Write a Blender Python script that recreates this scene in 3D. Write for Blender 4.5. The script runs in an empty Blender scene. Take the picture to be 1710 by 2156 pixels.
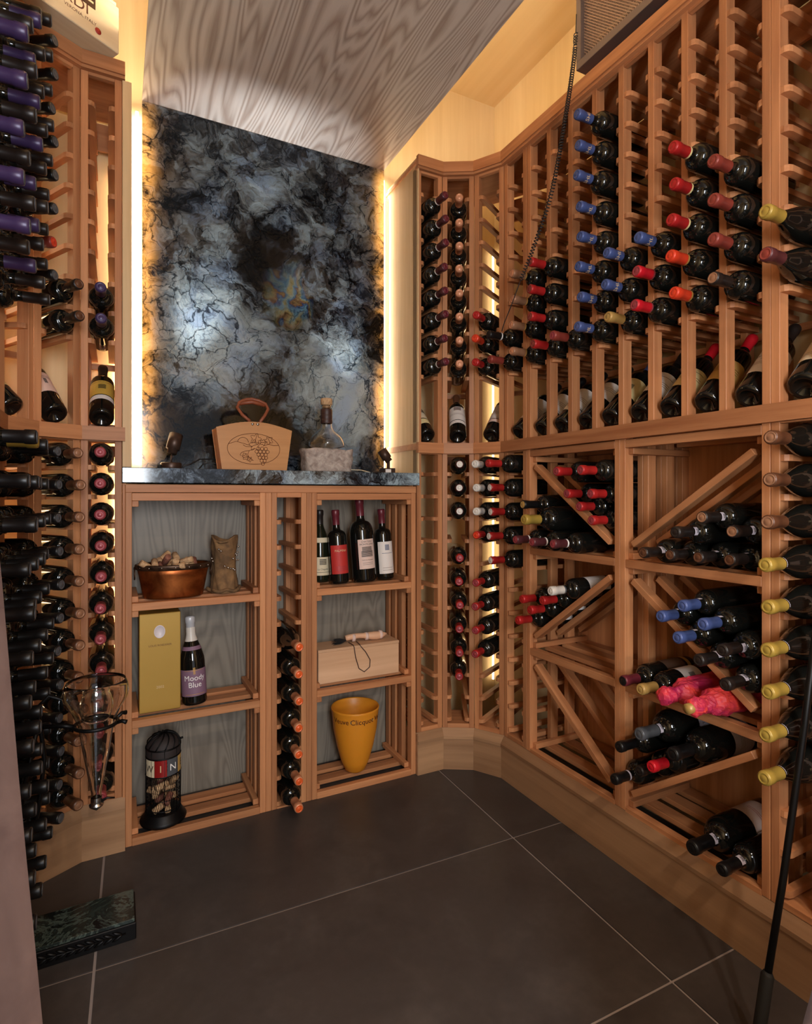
import bpy, bmesh, math, random
from mathutils import Matrix, Vector, Euler, noise
random.seed(7)
S = bpy.context.scene
COL = S.collection
PI = math.pi
# ------------------------------------------------------------------ camera, light, exposure
F, CX, CY, H, TH = 1190.0, 855.0, 1043.0, 1.18, math.radians(27.14)
cam = bpy.data.cameras.new('camera'); camo = bpy.data.objects.new('camera', cam); COL.objects.link(camo)
cam.sensor_fit = 'HORIZONTAL'; cam.sensor_width = 36.0; cam.lens = 36.0 * F / 1710.0
cam.shift_y = (CY - 1078.0) / 1710.0
cam.clip_start = 0.02
camo.location = (0, 0, H); camo.rotation_euler = (PI / 2, 0, -TH)
S.camera = camo
S.view_settings.view_transform = 'Standard'; S.view_settings.look = 'None'
S.view_settings.gamma = 1.0; S.view_settings.use_curve_mapping = False
S.view_settings.exposure = 0.95
w = bpy.data.worlds.new('world'); S.world = w; w.use_nodes = True
w.node_tree.nodes['Background'].inputs[0].default_value = (0.75, 0.8, 0.9, 1)
w.node_tree.nodes['Background'].inputs[1].default_value = 0.5

def area(name, loc, target, sx, sy, power, col):
    l = bpy.data.lights.new(name, 'AREA'); l.shape = 'RECTANGLE'; l.size = sx; l.size_y = sy
    l.energy = power; l.color = col
    o = bpy.data.objects.new(name, l); COL.objects.link(o); o.location = loc
    o.rotation_euler = (Vector(target) - Vector(loc)).to_track_quat('-Z', 'Y').to_euler()
    return o
# daylight through the glazed doorway behind the camera (its bluish panes show in the bottle reflections), in the plane of the opening
area('doorway_front_offscreen', (0.03, -1.115, 1.45), (0.62, 2.0, 1.25), 0.42, 1.1, 26, (0.90, 0.95, 1.0))

# ------------------------------------------------------------------ pixel helper (distance always from a plane the thing touches)
_f = (math.sin(TH), math.cos(TH)); _r = (math.cos(TH), -math.sin(TH))
def ray(u, v):
    a = (u - CX) / F; b = (CY - v) / F
    return Vector((_f[0] + a * _r[0], _f[1] + a * _r[1], b))
def onx(u, v, X):
    d = ray(u, v); t = X / d.x; return Vector((X, d.y * t, H + d.z * t))
def ony(u, v, Y):
    d = ray(u, v); t = Y / d.y; return Vector((d.x * t, Y, H + d.z * t))
def onz(u, v, Z):
    d = ray(u, v); t = (Z - H) / d.z; return Vector((d.x * t, d.y * t, Z))

# ------------------------------------------------------------------ materials
M = {}
def srgb(r, g, b):
    f = lambda c: (c / 255 / 12.92) if c / 255 <= 0.04045 else ((c / 255 + 0.055) / 1.055) ** 2.4
    return (f(r), f(g), f(b), 1)
def mat(name, col=(0.5, 0.5, 0.5, 1), rough=0.5, metal=0.0, spec=0.5, **kw):
    m = bpy.data.materials.new(name); m.use_nodes = True
    p = m.node_tree.nodes['Principled BSDF']
    p.inputs['Base Color'].default_value = col; p.inputs['Roughness'].default_value = rough
    p.inputs['Metallic'].default_value = metal; p.inputs['Specular IOR Level'].default_value = spec
    for k, v in kw.items():
        p.inputs[k.replace('_', ' ')].default_value = v
    M[name] = m
    return m
def nodes(m):
    nt = m.node_tree
    return nt, nt.nodes, nt.links, nt.nodes['Principled BSDF']
def coords(nt, scale, rnd=True, loc=(0, 0, 0), rot=(0, 0, 0)):
    tc = nt.nodes.new('ShaderNodeTexCoord')
    src = tc.outputs['Object']
    if rnd:
        oi = nt.nodes.new('ShaderNodeObjectInfo')
        mu = nt.nodes.new('ShaderNodeMath'); mu.operation = 'MULTIPLY'; mu.inputs[1].default_value = 37.0
        nt.links.new(oi.outputs['Random'], mu.inputs[0])
        va = nt.nodes.new('ShaderNodeVectorMath'); va.operation = 'ADD'
        nt.links.new(src, va.inputs[0]); nt.links.new(mu.outputs[0], va.inputs[1]); src = va.outputs[0]
    mp = nt.nodes.new('ShaderNodeMapping')
    mp.inputs['Scale'].default_value = scale; mp.inputs['Location'].default_value = loc; mp.inputs['Rotation'].default_value = rot
    nt.links.new(src, mp.inputs[0])
    return mp.outputs[0]
def ramp(nt, fac, stops, interp='LINEAR'):
    r = nt.nodes.new('ShaderNodeValToRGB'); r.color_ramp.interpolation = interp
    el = r.color_ramp.elements
    while len(el) < len(stops): el.new(0.5)
    for e, (p, c) in zip(el, stops): e.position = p; e.color = c
    nt.links.new(fac, r.inputs[0]); return r.outputs[0]
def noise_n(nt, vec, scale, detail=4, rough=0.55, dist=0.0, out='Fac'):
    n = nt.nodes.new('ShaderNodeTexNoise'); n.inputs['Scale'].default_value = scale
    n.inputs['Detail'].default_value = detail; n.inputs['Roughness'].default_value = rough; n.inputs['Distortion'].default_value = dist
    nt.links.new(vec, n.inputs['Vector']); return n.outputs[out]
def mix(nt, fac, a, b, mode='MIX'):
    n = nt.nodes.new('ShaderNodeMix'); n.data_type = 'RGBA'; n.blend_type = mode
    for sock, val in ((n.inputs[0], fac), (n.inputs[6], a), (n.inputs[7], b)):
        if isinstance(val, bpy.types.NodeSocket): nt.links.new(val, sock)
        else: sock.default_value = val
    return n.outputs[2]
def math_n(nt, op, a, b=None):
    n = nt.nodes.new('ShaderNodeMath'); n.operation = op
    for i, v in enumerate((a, b)):
        if v is None: continue
        if isinstance(v, bpy.types.NodeSocket): nt.links.new(v, n.inputs[i])
        else: n.inputs[i].default_value = v
    return n.outputs[0]
def bump(nt, h, p, strength=0.2, dist=0.002):
    b = nt.nodes.new('ShaderNodeBump'); b.inputs['Strength'].default_value = strength; b.inputs['Distance'].default_value = dist
    nt.links.new(h, b.inputs['Height']); nt.links.new(b.outputs[0], p.inputs['Normal'])
def wood(name, c0, c1, axis='z', rough=0.5, tone=0.18, fine=55.0, rnd=True):
    m = mat(name, c0, rough, 0, 0.3); nt, N, L, p = nodes(m)
    s = {'x': (0.05, 1, 1), 'y': (1, 0.05, 1), 'z': (1, 1, 0.05)}[axis]
    v = coords(nt, s, rnd)
    g = noise_n(nt, v, fine, 5, 0.6)
    g2 = noise_n(nt, v, fine * 0.16, 2, 0.5, 1.2)
    col = ramp(nt, math_n(nt, 'ADD', math_n(nt, 'MULTIPLY', g, 0.55), math_n(nt, 'MULTIPLY', g2, 0.45)), [(0.32, c1), (0.66, c0)])
    if rnd:
        oi = N.new('ShaderNodeObjectInfo'); hs = N.new('ShaderNodeHueSaturation')
        vv = math_n(nt, 'ADD', math_n(nt, 'MULTIPLY', oi.outputs['Random'], 2 * tone), 1.0 - tone)
        L.new(vv, hs.inputs['Value']); L.new(col, hs.inputs['Color']); col = hs.outputs[0]
    L.new(col, p.inputs['Base Color']); bump(nt, g, p, 0.08, 0.001)
    return m
RK0, RK1 = srgb(202, 140, 94), srgb(158, 98, 61)
for ax in 'xyz': wood('rack_' + ax, RK0, RK1, ax)
PL0, PL1 = srgb(176, 136, 100), srgb(130, 94, 66)
wood('plinth', PL0, PL1, 'x', 0.45, 0.12, 22)
wood('wallwood', srgb(228, 202, 156), srgb(212, 182, 134), 'z', 0.5, 0.0, 26, False)
wood('ceilwood', srgb(226, 198, 150), srgb(210, 176, 126), 'y', 0.5, 0.0, 12, False)
wood('sidewood', srgb(222, 188, 142), srgb(200, 160, 112), 'z', 0.5, 0.0, 40, False)
wood('cratewood', srgb(236, 218, 186), srgb(214, 190, 150), 'x', 0.6, 0.05, 30)
wood('boxwood', srgb(224, 182, 144), srgb(196, 148, 110), 'x', 0.55, 0.05, 26)
wood('carrierwood', srgb(206, 148, 92), srgb(180, 122, 70), 'x', 0.45, 0.05, 30)
# oak with cathedral grain (soffit, cabinet backs)
def oak(name, c0, c1, axis, scale, rough=0.45, dist=5.0, cx=0.0, sk=0.1, rings_n=13.0):
    m = mat(name, c0, rough, 0, 0.35); nt, N, L, p = nodes(m)
    s = (1, sk, 1) if axis == 'y' else (1, 1, sk)
    v = coords(nt, s, True, (cx, 0, 0))
    big = noise_n(nt, v, scale, 2, 0.45, 0.6)
    rings = math_n(nt, 'FRACT', math_n(nt, 'MULTIPLY', big, rings_n))
    tri = math_n(nt, 'ABSOLUTE', math_n(nt, 'SUBTRACT', rings, 0.5))
    s2 = (1, 0.03, 1) if axis == 'y' else (1, 1, 0.03)
    fine = noise_n(nt, coords(nt, s2), 90, 4, 0.65)
    f = math_n(nt, 'ADD', math_n(nt, 'MULTIPLY', tri, 1.2), math_n(nt, 'MULTIPLY', fine, 0.5))
    L.new(ramp(nt, f, [(0.25, c1), (0.72, c0)]), p.inputs['Base Color']); bump(nt, f, p, 0.06, 0.001)
    return m
oak('soffitwood', srgb(196, 186, 177), srgb(158, 141, 129), 'y', 5.0, sk=0.09, rings_n=30.0)
oak('backpanel', srgb(138, 128, 114), srgb(118, 108, 96), 'z', 6.0, sk=0.16, rings_n=22.0)
# dark floor tile, grout
m = mat('tile', srgb(66, 58, 55), 0.42, 0, 0.4); nt, N, L, p = nodes(m)
v = coords(nt, (1, 1, 1)); a = noise_n(nt, v, 3.0, 6, 0.65, 0.4); b = noise_n(nt, v, 40, 3)
L.new(ramp(nt, math_n(nt, 'ADD', math_n(nt, 'MULTIPLY', a, 0.8), math_n(nt, 'MULTIPLY', b, 0.2)),
    [(0.3, srgb(54, 48, 46)), (0.52, srgb(66, 59, 56)), (0.72, srgb(80, 72, 68))]), p.inputs['Base Color'])
L.new(ramp(nt, a, [(0.3, (0.34, 0.34, 0.34, 1)), (0.7, (0.5, 0.5, 0.5, 1))]), p.inputs['Roughness']); bump(nt, b, p, 0.05, 0.001)
mat('grout', srgb(150, 134, 126), 0.8)
# dark glass and other plain materials
mat('glass_dark', (0.006, 0.006, 0.005, 1), 0.06, 0, 0.55)
mat('glass_green', (0.010, 0.012, 0.006, 1), 0.07, 0, 0.55)
mat('clear_glass', (1, 1, 1, 1), 0.02, 0, 0.5, Transmission_Weight=1.0, IOR=1.45)
CAPS = dict(blue=(72, 88, 140), red=(176, 34, 34), brightred=(205, 26, 40), orangered=(216, 62, 34), brownred=(140, 58, 48),
            maroon=(84, 40, 44), copper=(204, 140, 104), tan=(152, 108, 80), gold=(176, 140, 78), black=(22, 20, 20), white=(214, 206, 196),
            purple=(62, 46, 84), dark=(38, 30, 27), rose=(150, 60, 66), orange=(228, 96, 40), yellow=(206, 160, 62), grey=(86, 88, 92),
            silver=(196, 196, 200), mustard=(172, 142, 62), brown=(96, 60, 40), redlogo=(150, 28, 26), wine=(104, 36, 46))
for k, c in CAPS.items(): mat('cap_' + k, srgb(*c), 0.36, 0.15 if k not in ('white',) else 0.0, 0.5)
LABS = dict(white=(232, 222, 214), cream=(228, 208, 150), yellow=(206, 168, 72), pink=(226, 196, 182), redlab=(188, 46, 40), ochre=(190, 150, 82),
            mauve=(130, 98, 118), brownlab=(96, 70, 54), parchment=(222, 204, 170), lilac=(206, 196, 206))
for k, c in LABS.items(): mat('lab_' + k, srgb(*c), 0.6)
mat('ink', srgb(40, 32, 30), 0.6); mat('ink_red', srgb(170, 50, 40), 0.6); mat('ink_white', srgb(245, 240, 235), 0.5)
mat('ink_gold', srgb(196, 150, 80), 0.4, 0.4); mat('ink_blue', srgb(44, 66, 110), 0.5); mat('ink_tan', srgb(214, 184, 140), 0.5)
mat('ink_brown', srgb(92, 44, 22), 0.6); mat('ink_wine', srgb(70, 18, 20), 0.6); mat('ink_grey', srgb(150, 130, 120), 0.6)
mat('iron', srgb(20, 18, 18), 0.45, 0.6); mat('rubber', srgb(14, 13, 13), 0.7); mat('bronze', srgb(74, 54, 44), 0.4, 0.5)
mat('steel', srgb(200, 196, 190), 0.25, 1.0); mat('cable', srgb(40, 34, 32), 0.5)
mat('leather', srgb(138, 72, 44), 0.5); mat('leather_dark', srgb(60, 36, 30), 0.5)
mat('acframe', srgb(98, 84, 80), 0.4, 0.3); mat('acdark', srgb(44, 34, 32), 0.7); mat('acmesh', srgb(150, 126, 112), 0.35, 0.6)
mat('emblem', srgb(226, 214, 216), 0.4); mat('goldbox', srgb(186, 146, 66), 0.35, 0.35)
mat('orangebucket', srgb(226, 142, 36), 0.42, 0, 0.5, Subsurface_Weight=0.15)
mat('bone', srgb(226, 176, 140), 0.45); mat('feather', srgb(26, 22, 22), 0.8)
mat('stonepot', srgb(176, 158, 146), 0.85)
def noisy(name, c0, c1, sc, rough, bs=0.3, bd=0.004, metal=0.0, det=5):
    m = mat(name, c0, rough, metal); nt, N, L, p = nodes(m); v = coords(nt, (1, 1, 1))
    a = noise_n(nt, v, sc, det, 0.6, 0.6); L.new(ramp(nt, a, [(0.35, c1), (0.65, c0)]), p.inputs['Base Color']); bump(nt, a, p, bs, bd)
noisy('cork', srgb(214, 176, 132), srgb(176, 132, 92), 120, 0.8)
noisy('cork_dark', srgb(150, 96, 74), srgb(112, 62, 50), 120, 0.8)
noisy('copper', srgb(186, 106, 52), srgb(120, 58, 24), 14, 0.34, 0.15, 0.002, 0.85)
noisy('copper_rim', srgb(96, 70, 52), srgb(52, 36, 28), 30, 0.4, 0.3, 0.002, 0.7)
noisy('suede', srgb(140, 104, 66), srgb(96, 70, 44), 20, 0.85)
noisy('drape', srgb(126, 100, 92), srgb(106, 82, 76), 9, 0.95, 0.1)
noisy('stonepot2', srgb(186, 170, 158), srgb(140, 122, 112), 45, 0.9, 0.8, 0.004)
noisy('marble', srgb(30, 38, 34), srgb(14, 18, 17), 12, 0.18)
m = M['marble']; nt, N, L, p = nodes(m); v = coords(nt, (1, 1, 1))
a = noise_n(nt, v, 9, 8, 0.7, 1.6)
L.new(ramp(nt, a, [(0.42, srgb(20, 25, 23)), (0.5, srgb(82, 94, 86)), (0.53, srgb(28, 35, 32)), (0.7, srgb(58, 68, 62))]), p.inputs['Base Color'])
noisy('tissue', srgb(236, 70, 56), srgb(176, 30, 82), 13, 0.55, 0.6, 0.006)
m = mat('led', (0, 0, 0, 1)); nt, N, L, p = nodes(m)
p.inputs['Emission Color'].default_value = (1.0, 0.82, 0.56, 1); p.inputs['Emission Strength'].default_value = 22
m = mat('led_cove', (0, 0, 0, 1)); nt, N, L, p = nodes(m)
p.inputs['Emission Color'].default_value = (1.0, 0.84, 0.58, 1); p.inputs['Emission Strength'].default_value = 40
m = mat('led_edge', (0, 0, 0, 1)); nt, N, L, p = nodes(m)
p.inputs['Emission Color'].default_value = (1.0, 0.86, 0.55, 1); p.inputs['Emission Strength'].default_value = 6
m = mat('led_dim', (0, 0, 0, 1)); nt, N, L, p = nodes(m)
p.inputs['Emission Color'].default_value = (1.0, 0.78, 0.50, 1); p.inputs['Emission Strength'].default_value = 3.2
# labradorite slab: dark blue-grey with pale cloudy crystals, blue flash areas, thin and slightly translucent
def stone(name, trans):
    m = mat(name, (0.1, 0.1, 0.1, 1), 0.09, 0, 0.5); nt, N, L, p = nodes(m)
    tc = N.new('ShaderNodeTexCoord'); base = tc.outputs['Object']
    def warp(vec, sc, amt):
        wn = noise_n(nt, vec, sc, 3, 0.6, 0.0, 'Color')
        wv = N.new('ShaderNodeVectorMath'); wv.operation = 'SCALE'; wv.inputs['Scale'].default_value = amt; L.new(wn, wv.inputs[0])
        ad = N.new('ShaderNodeVectorMath'); ad.operation = 'ADD'; L.new(vec, ad.inputs[0]); L.new(wv.outputs[0], ad.inputs[1]); return ad.outputs[0]
    wp = warp(warp(base, 3.0, 0.20), 17.0, 0.075)
    vor = N.new('ShaderNodeTexVoronoi'); vor.feature = 'DISTANCE_TO_EDGE'; vor.inputs['Scale'].default_value = 11; L.new(wp, vor.inputs['Vector'])
    vor2 = N.new('ShaderNodeTexVoronoi'); vor2.feature = 'DISTANCE_TO_EDGE'; vor2.inputs['Scale'].default_value = 34; L.new(wp, vor2.inputs['Vector'])
    vc = N.new('ShaderNodeTexVoronoi'); vc.inputs['Scale'].default_value = 22; L.new(wp, vc.inputs['Vector'])
    sepc = N.new('ShaderNodeSeparateColor'); L.new(vc.outputs['Color'], sepc.inputs[0])
    n1 = noise_n(nt, wp, 5.0, 7, 0.70, 0.8); n2 = noise_n(nt, wp, 24.0, 6, 0.72, 1.0); n3 = noise_n(nt, base, 2.3, 2, 0.5); n4 = noise_n(nt, wp, 70.0, 4, 0.7, 1.5)
    # where the pale crystal masses lie (slab coordinates in metres)
    def blob(x, z, rx, rz):
        mp = N.new('ShaderNodeMapping'); mp.inputs['Location'].default_value = (-x / rx, 0, -z / rz); mp.inputs['Scale'].default_value = (1 / rx, 0, 1 / rz)
        L.new(wp, mp.inputs[0]); ln = N.new('ShaderNodeVectorMath'); ln.operation = 'LENGTH'; L.new(mp.outputs[0], ln.inputs[0])
        return math_n(nt, 'SUBTRACT', 1.0, math_n(nt, 'MINIMUM', ln.outputs['Value'], 1.0))
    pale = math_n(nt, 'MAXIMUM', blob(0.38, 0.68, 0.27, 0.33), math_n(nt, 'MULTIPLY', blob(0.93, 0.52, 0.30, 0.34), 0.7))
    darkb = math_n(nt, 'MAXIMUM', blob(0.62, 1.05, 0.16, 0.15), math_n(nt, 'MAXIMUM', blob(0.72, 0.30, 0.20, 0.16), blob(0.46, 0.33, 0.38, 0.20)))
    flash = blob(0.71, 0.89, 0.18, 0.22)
    f = math_n(nt, 'ADD', math_n(nt, 'MULTIPLY', n1, 0.70), math_n(nt, 'MULTIPLY', n2, 0.40))
    f = math_n(nt, 'ADD', f, math_n(nt, 'MULTIPLY', math_n(nt, 'SUBTRACT', n4, 0.5), 0.30))
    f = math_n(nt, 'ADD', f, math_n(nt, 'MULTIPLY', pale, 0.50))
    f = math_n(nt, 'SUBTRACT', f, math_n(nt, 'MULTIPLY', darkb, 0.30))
    f = math_n(nt, 'ADD', f, math_n(nt, 'MULTIPLY', math_n(nt, 'SUBTRACT', n3, 0.5), 0.22))
    f = math_n(nt, 'ADD', f, math_n(nt, 'MULTIPLY', math_n(nt, 'SUBTRACT', sepc.outputs[0], 0.5), 0.13))
    col = ramp(nt, f, [(0.40, srgb(15, 17, 19)), (0.50, srgb(46, 50, 54)), (0.58, srgb(100, 108, 113)), (0.70, srgb(150, 168, 176)), (0.90, srgb(206, 226, 234))])
    crack = ramp(nt, math_n(nt, 'ADD', vor.outputs[0], math_n(nt, 'MULTIPLY', math_n(nt, 'SUBTRACT', n1, 0.5), 0.16)), [(0.004, (0.16, 0.17, 0.19, 1)), (0.035, (1, 1, 1, 1))])
    crack2 = ramp(nt, math_n(nt, 'ADD', vor2.outputs[0], math_n(nt, 'MULTIPLY', math_n(nt, 'SUBTRACT', n1, 0.5), 0.22)), [(0.004, (0.35, 0.36, 0.4, 1)), (0.05, (1, 1, 1, 1))])
    col = mix(nt, 1.0, col, crack, 'MULTIPLY'); col = mix(nt, 0.8, col, crack2, 'MULTIPLY')
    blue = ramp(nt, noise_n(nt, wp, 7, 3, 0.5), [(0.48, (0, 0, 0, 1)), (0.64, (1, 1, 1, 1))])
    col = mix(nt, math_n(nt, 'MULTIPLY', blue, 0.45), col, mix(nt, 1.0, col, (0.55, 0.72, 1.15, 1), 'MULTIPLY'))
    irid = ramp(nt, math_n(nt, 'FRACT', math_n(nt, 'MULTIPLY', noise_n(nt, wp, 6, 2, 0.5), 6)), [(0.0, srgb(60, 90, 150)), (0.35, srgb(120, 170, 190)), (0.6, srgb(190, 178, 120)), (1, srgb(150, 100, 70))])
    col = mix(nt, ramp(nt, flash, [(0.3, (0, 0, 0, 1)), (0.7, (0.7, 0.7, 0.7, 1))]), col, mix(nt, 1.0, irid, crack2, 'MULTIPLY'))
    L.new(col, p.inputs['Base Color'])
    if trans:
        t = N.new('ShaderNodeBsdfTranslucent')
        amb = ramp(nt, math_n(nt, 'ADD', math_n(nt, 'MULTIPLY', n1, 0.7), math_n(nt, 'MULTIPLY', n2, 0.3)), [(0.42, (0.02, 0.010, 0.004, 1)), (0.52, (0.90, 0.68, 0.36, 1))])
        L.new(mix(nt, 1.0, amb, crack, 'MULTIPLY'), t.inputs[0])
        ms = N.new('ShaderNodeMixShader'); ms.inputs[0].default_value = 0.5
        L.new(p.outputs[0], ms.inputs[1]); L.new(t.outputs[0], ms.inputs[2])
        L.new(ms.outputs[0], N['Material Output'].inputs['Surface'])
    return m
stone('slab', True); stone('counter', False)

# ------------------------------------------------------------------ mesh helpers
MESH = {}
def put(name, me, mt=None, parent=None, loc=(0, 0, 0), rot=(0, 0, 0), scale=None, **props):
    if mt is not None and not me.materials: me.materials.append(M[mt])
    o = bpy.data.objects.new(name, me); COL.objects.link(o)
    o.location = loc; o.rotation_euler = rot
    if scale: o.scale = scale
    if parent is not None: o.parent = parent
    for k, v in props.items(): o[k] = v
    return o
def empty(name, loc=(0, 0, 0), rotz=0.0, matrix=None, **props):
    o = bpy.data.objects.new(name, None); COL.objects.link(o); o.empty_display_size = 0.05
    if matrix is not None: o.matrix_world = matrix
    else: o.location = loc; o.rotation_euler = (0, 0, rotz)
    for k, v in props.items(): o[k] = v
    return o
def tag(o, label, cat, group=None):
    o['label'] = label; o['category'] = cat
    if group: o['group'] = group
    return o
def done(bm, name, smooth=False):
    me = bpy.data.meshes.new(name); bm.normal_update(); bm.to_mesh(me); bm.free()
    if smooth: me.polygons.foreach_set('use_smooth', [True] * len(me.polygons))
    return me
def boxmesh(sx, sy, sz, mt, bev=0.0012):
    key = ('box', round(sx, 4), round(sy, 4), round(sz, 4), mt)
    if key not in MESH:
        bm = bmesh.new(); bmesh.ops.create_cube(bm, size=1.0, matrix=Matrix.Diagonal((sx, sy, sz, 1)))
        if bev: bmesh.ops.bevel(bm, geom=list(bm.edges), offset=min(bev, sx / 4, sy / 4, sz / 4), segments=1, affect='EDGES')
        me = done(bm, 'board'); me.materials.append(M[mt]); MESH[key] = me
    return MESH[key]
def box(name, x0, x1, y0, y1, z0, z1, mt, parent=None, bev=0.0012, **props):
    return put(name, boxmesh(x1 - x0, y1 - y0, z1 - z0, mt, bev), None, parent, ((x0 + x1) / 2, (y0 + y1) / 2, (z0 + z1) / 2), **props)
def bm_box(bm, c, s, rot=None):
    mtx = Matrix.Translation(c) @ (rot or Matrix()) @ Matrix.Diagonal((s[0], s[1], s[2], 1))
    bmesh.ops.create_cube(bm, size=1.0, matrix=mtx)
def lathe(profile, seg=24, name='turned', smooth=True, cap=True):
    bm = bmesh.new(); rings = []
    for r, z in profile:
        rings.append([bm.verts.new((r * math.cos(2 * PI * i / seg), r * math.sin(2 * PI * i / seg), z)) for i in range(seg)])
    for a, b in zip(rings, rings[1:]):
        for i in range(seg): bm.faces.new((a[i], a[(i + 1) % seg], b[(i + 1) % seg], b[i]))
    if cap:
        if profile[0][0] > 1e-5: bm.faces.new(rings[0][::-1])
        if profile[-1][0] > 1e-5: bm.faces.new(rings[-1])
    bmesh.ops.remove_doubles(bm, verts=list(bm.verts), dist=1e-6)
    bmesh.ops.recalc_face_normals(bm, faces=list(bm.faces))
    me = done(bm, name, smooth)
    return me
def bm_tube(bm, pts, r, seg=8, closed=False):
    pts = [Vector(p) for p in pts]; n = len(pts); rings = []
    up = Vector((0, 0, 1))
    d0 = (pts[1] - pts[0]).normalized()
    if abs(d0.dot(up)) > 0.95: up = Vector((0, 1, 0))
    nrm = d0.cross(up).normalized()
    for i, p in enumerate(pts):
        if closed: d = (pts[(i + 1) % n] - pts[i - 1]).normalized()
        else: d = (pts[min(i + 1, n - 1)] - pts[max(i - 1, 0)]).normalized()
        nrm = (nrm - d * nrm.dot(d)).normalized(); b = d.cross(nrm)
        rr = r[i] if isinstance(r, (list, tuple)) else r
        rings.append([bm.verts.new(p + (nrm * math.cos(2 * PI * k / seg) + b * math.sin(2 * PI * k / seg)) * rr) for k in range(seg)])
    for i in range(n if closed else n - 1):
        a, b = rings[i], rings[(i + 1) % n]
        for k in range(seg): bm.faces.new((a[k], a[(k + 1) % seg], b[(k + 1) % seg], b[k]))
    if not closed: bm.faces.new(rings[0][::-1]); bm.faces.new(rings[-1])
def tube(pts, r, seg=8, closed=False, name='tube'):
    bm = bmesh.new(); bm_tube(bm, pts, r, seg, closed); bmesh.ops.recalc_face_normals(bm, faces=list(bm.faces))
    return done(bm, name, True)
def prism(poly, z0, z1, name='prism'):
    bm = bmesh.new(); a = [bm.verts.new((x, y, z0)) for x, y in poly]; b = [bm.verts.new((x, y, z1)) for x, y in poly]
    bm.faces.new(a[::-1]); bm.faces.new(b); n = len(poly)
    for i in range(n): bm.faces.new((a[i], a[(i + 1) % n], b[(i + 1) % n], b[i]))
    bmesh.ops.recalc_face_normals(bm, faces=list(bm.faces))
    return done(bm, name)
def text_mesh(s, size, wrapR=None, cx=0.0, cy=0.0, italic=0.0):
    cu = bpy.data.curves.new('lettering', 'FONT'); cu.body = s; cu.size = size; cu.align_x = 'CENTER'; cu.align_y = 'CENTER'
    cu.resolution_u = 3; cu.shear = italic
    o = bpy.data.objects.new('lettering', cu); COL.objects.link(o)
    dg = bpy.context.evaluated_depsgraph_get(); dg.update()
    me = bpy.data.meshes.new_from_object(o.evaluated_get(dg), depsgraph=dg)
    bpy.data.objects.remove(o); bpy.data.curves.remove(cu)
    me.materials.clear()
    for v in me.vertices:
        x, y = v.co.x + cx, v.co.y + cy
        if wrapR: v.co = (wrapR * math.sin(x / wrapR), -wrapR * math.cos(x / wrapR), y)
        else: v.co = (x, 0, y)
    return me

# ------------------------------------------------------------------ bottles
def arc(r0, z0, r1, z1, n=5):      # quarter-ellipse shoulder
    out = []
    for i in range(1, n + 1):
        t = i / n * PI / 2
        out.append((r1 + (r0 - r1) * math.cos(t), z0 + (z1 - z0) * math.sin(t)))
    return out
KIND = {   # R, L, body height, shoulder top, neck radius, capsule length
    'bdx': (0.0375, 0.300, 0.190, 0.222, 0.0140, 0.060),
    'bgy': (0.0410, 0.298, 0.150, 0.232, 0.0142, 0.058),
    'mag': (0.0490, 0.345, 0.205, 0.258, 0.0165, 0.070),
    'chp': (0.0430, 0.312, 0.150, 0.240, 0.0150, 0.090)}
def bottle_meshes(kind):
    k = ('bottle', kind)
    if k in MESH: return MESH[k]
    R, L, hb, hs, rn, lc = KIND[kind]
    prof = [(0.0, 0.020), (R * 0.35, 0.014), (R * 0.62, 0.004), (R * 0.72, 0.0), (R * 0.9, 0.0015), (R * 0.985, 0.006), (R, 0.014), (R, hb)]
    if kind in ('bdx', 'mag'):
        prof += arc(R, hb, rn * 1.18, hs - 0.004, 6) + [(rn, hs + 0.008)]
    else:
        prof += [(R * 0.97, hb + (hs - hb) * 0.18), (R * 0.84, hb + (hs - hb) * 0.42), (R * 0.62, hb + (hs - hb) * 0.72), (rn * 1.2, hs - 0.002), (rn, hs + 0.010)]
    prof += [(rn, L - 0.022), (rn * 1.12, L - 0.020), (rn * 1.12, L - 0.004), (rn * 0.9, L), (0.0, L)]
    body = lathe(prof, 20, 'bottle_glass')
    ri = rn + 0.0008; rt = rn * 1.12 + 0.0008
    cap = lathe([(ri, L - lc), (ri, L - 0.023), (rt, L - 0.0205), (rt, L - 0.003), (rt * 0.9, L + 0.0012), (0.0, L + 0.0012)], 16, 'capsule', True, False)
    seal = lathe([(rt * 0.80, L + 0.0012), (rt * 0.80, L + 0.0022), (rt * 0.66, L + 0.0022), (rt * 0.62, L + 0.0015), (rt * 0.45, L + 0.0015), (rt * 0.4, L + 0.0022), (0, L + 0.0022)], 14, 'seal')
    band = lathe([(ri + 0.0006, L - lc), (ri + 0.0006, L - lc + 0.006)], 16, 'band', True, False)
    MESH[k] = (body, cap, seal, band); return MESH[k]
def with_mat(me, mt):
    k = (me.name, mt)
    if k not in MESH:
        c = me.copy(); c.materials.clear(); c.materials.append(M[mt]); MESH[k] = c
    return MESH[k]
def sleeve(R, z0, z1, ang, mt):
    k = ('sleeve', round(R, 4), z0, z1, ang, mt)
    if k not in MESH:
        bm = bmesh.new(); n = 14; A = []; B = []
        for i in range(n + 1):
            t = -ang / 2 + ang * i / n
            A.append(bm.verts.new((R * math.sin(t), -R * math.cos(t), z0))); B.append(bm.verts.new((R * math.sin(t), -R * math.cos(t), z1)))
        for i in range(n): bm.faces.new((A[i], A[i + 1], B[i + 1], B[i]))
        me = done(bm, 'paper', True); me.materials.append(M[mt]); MESH[k] = me
    return MESH[k]
TXT = {}
def cyl_text(s, size, R, cy, mt, cx=0.0, it=0.0):
    k = (s, size, round(R, 4), cy, mt, cx)
    if k not in TXT:
        me = text_mesh(s, size, R, cx, cy, it); me.materials.append(M[mt]); TXT[k] = me
    return TXT[k]
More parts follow.
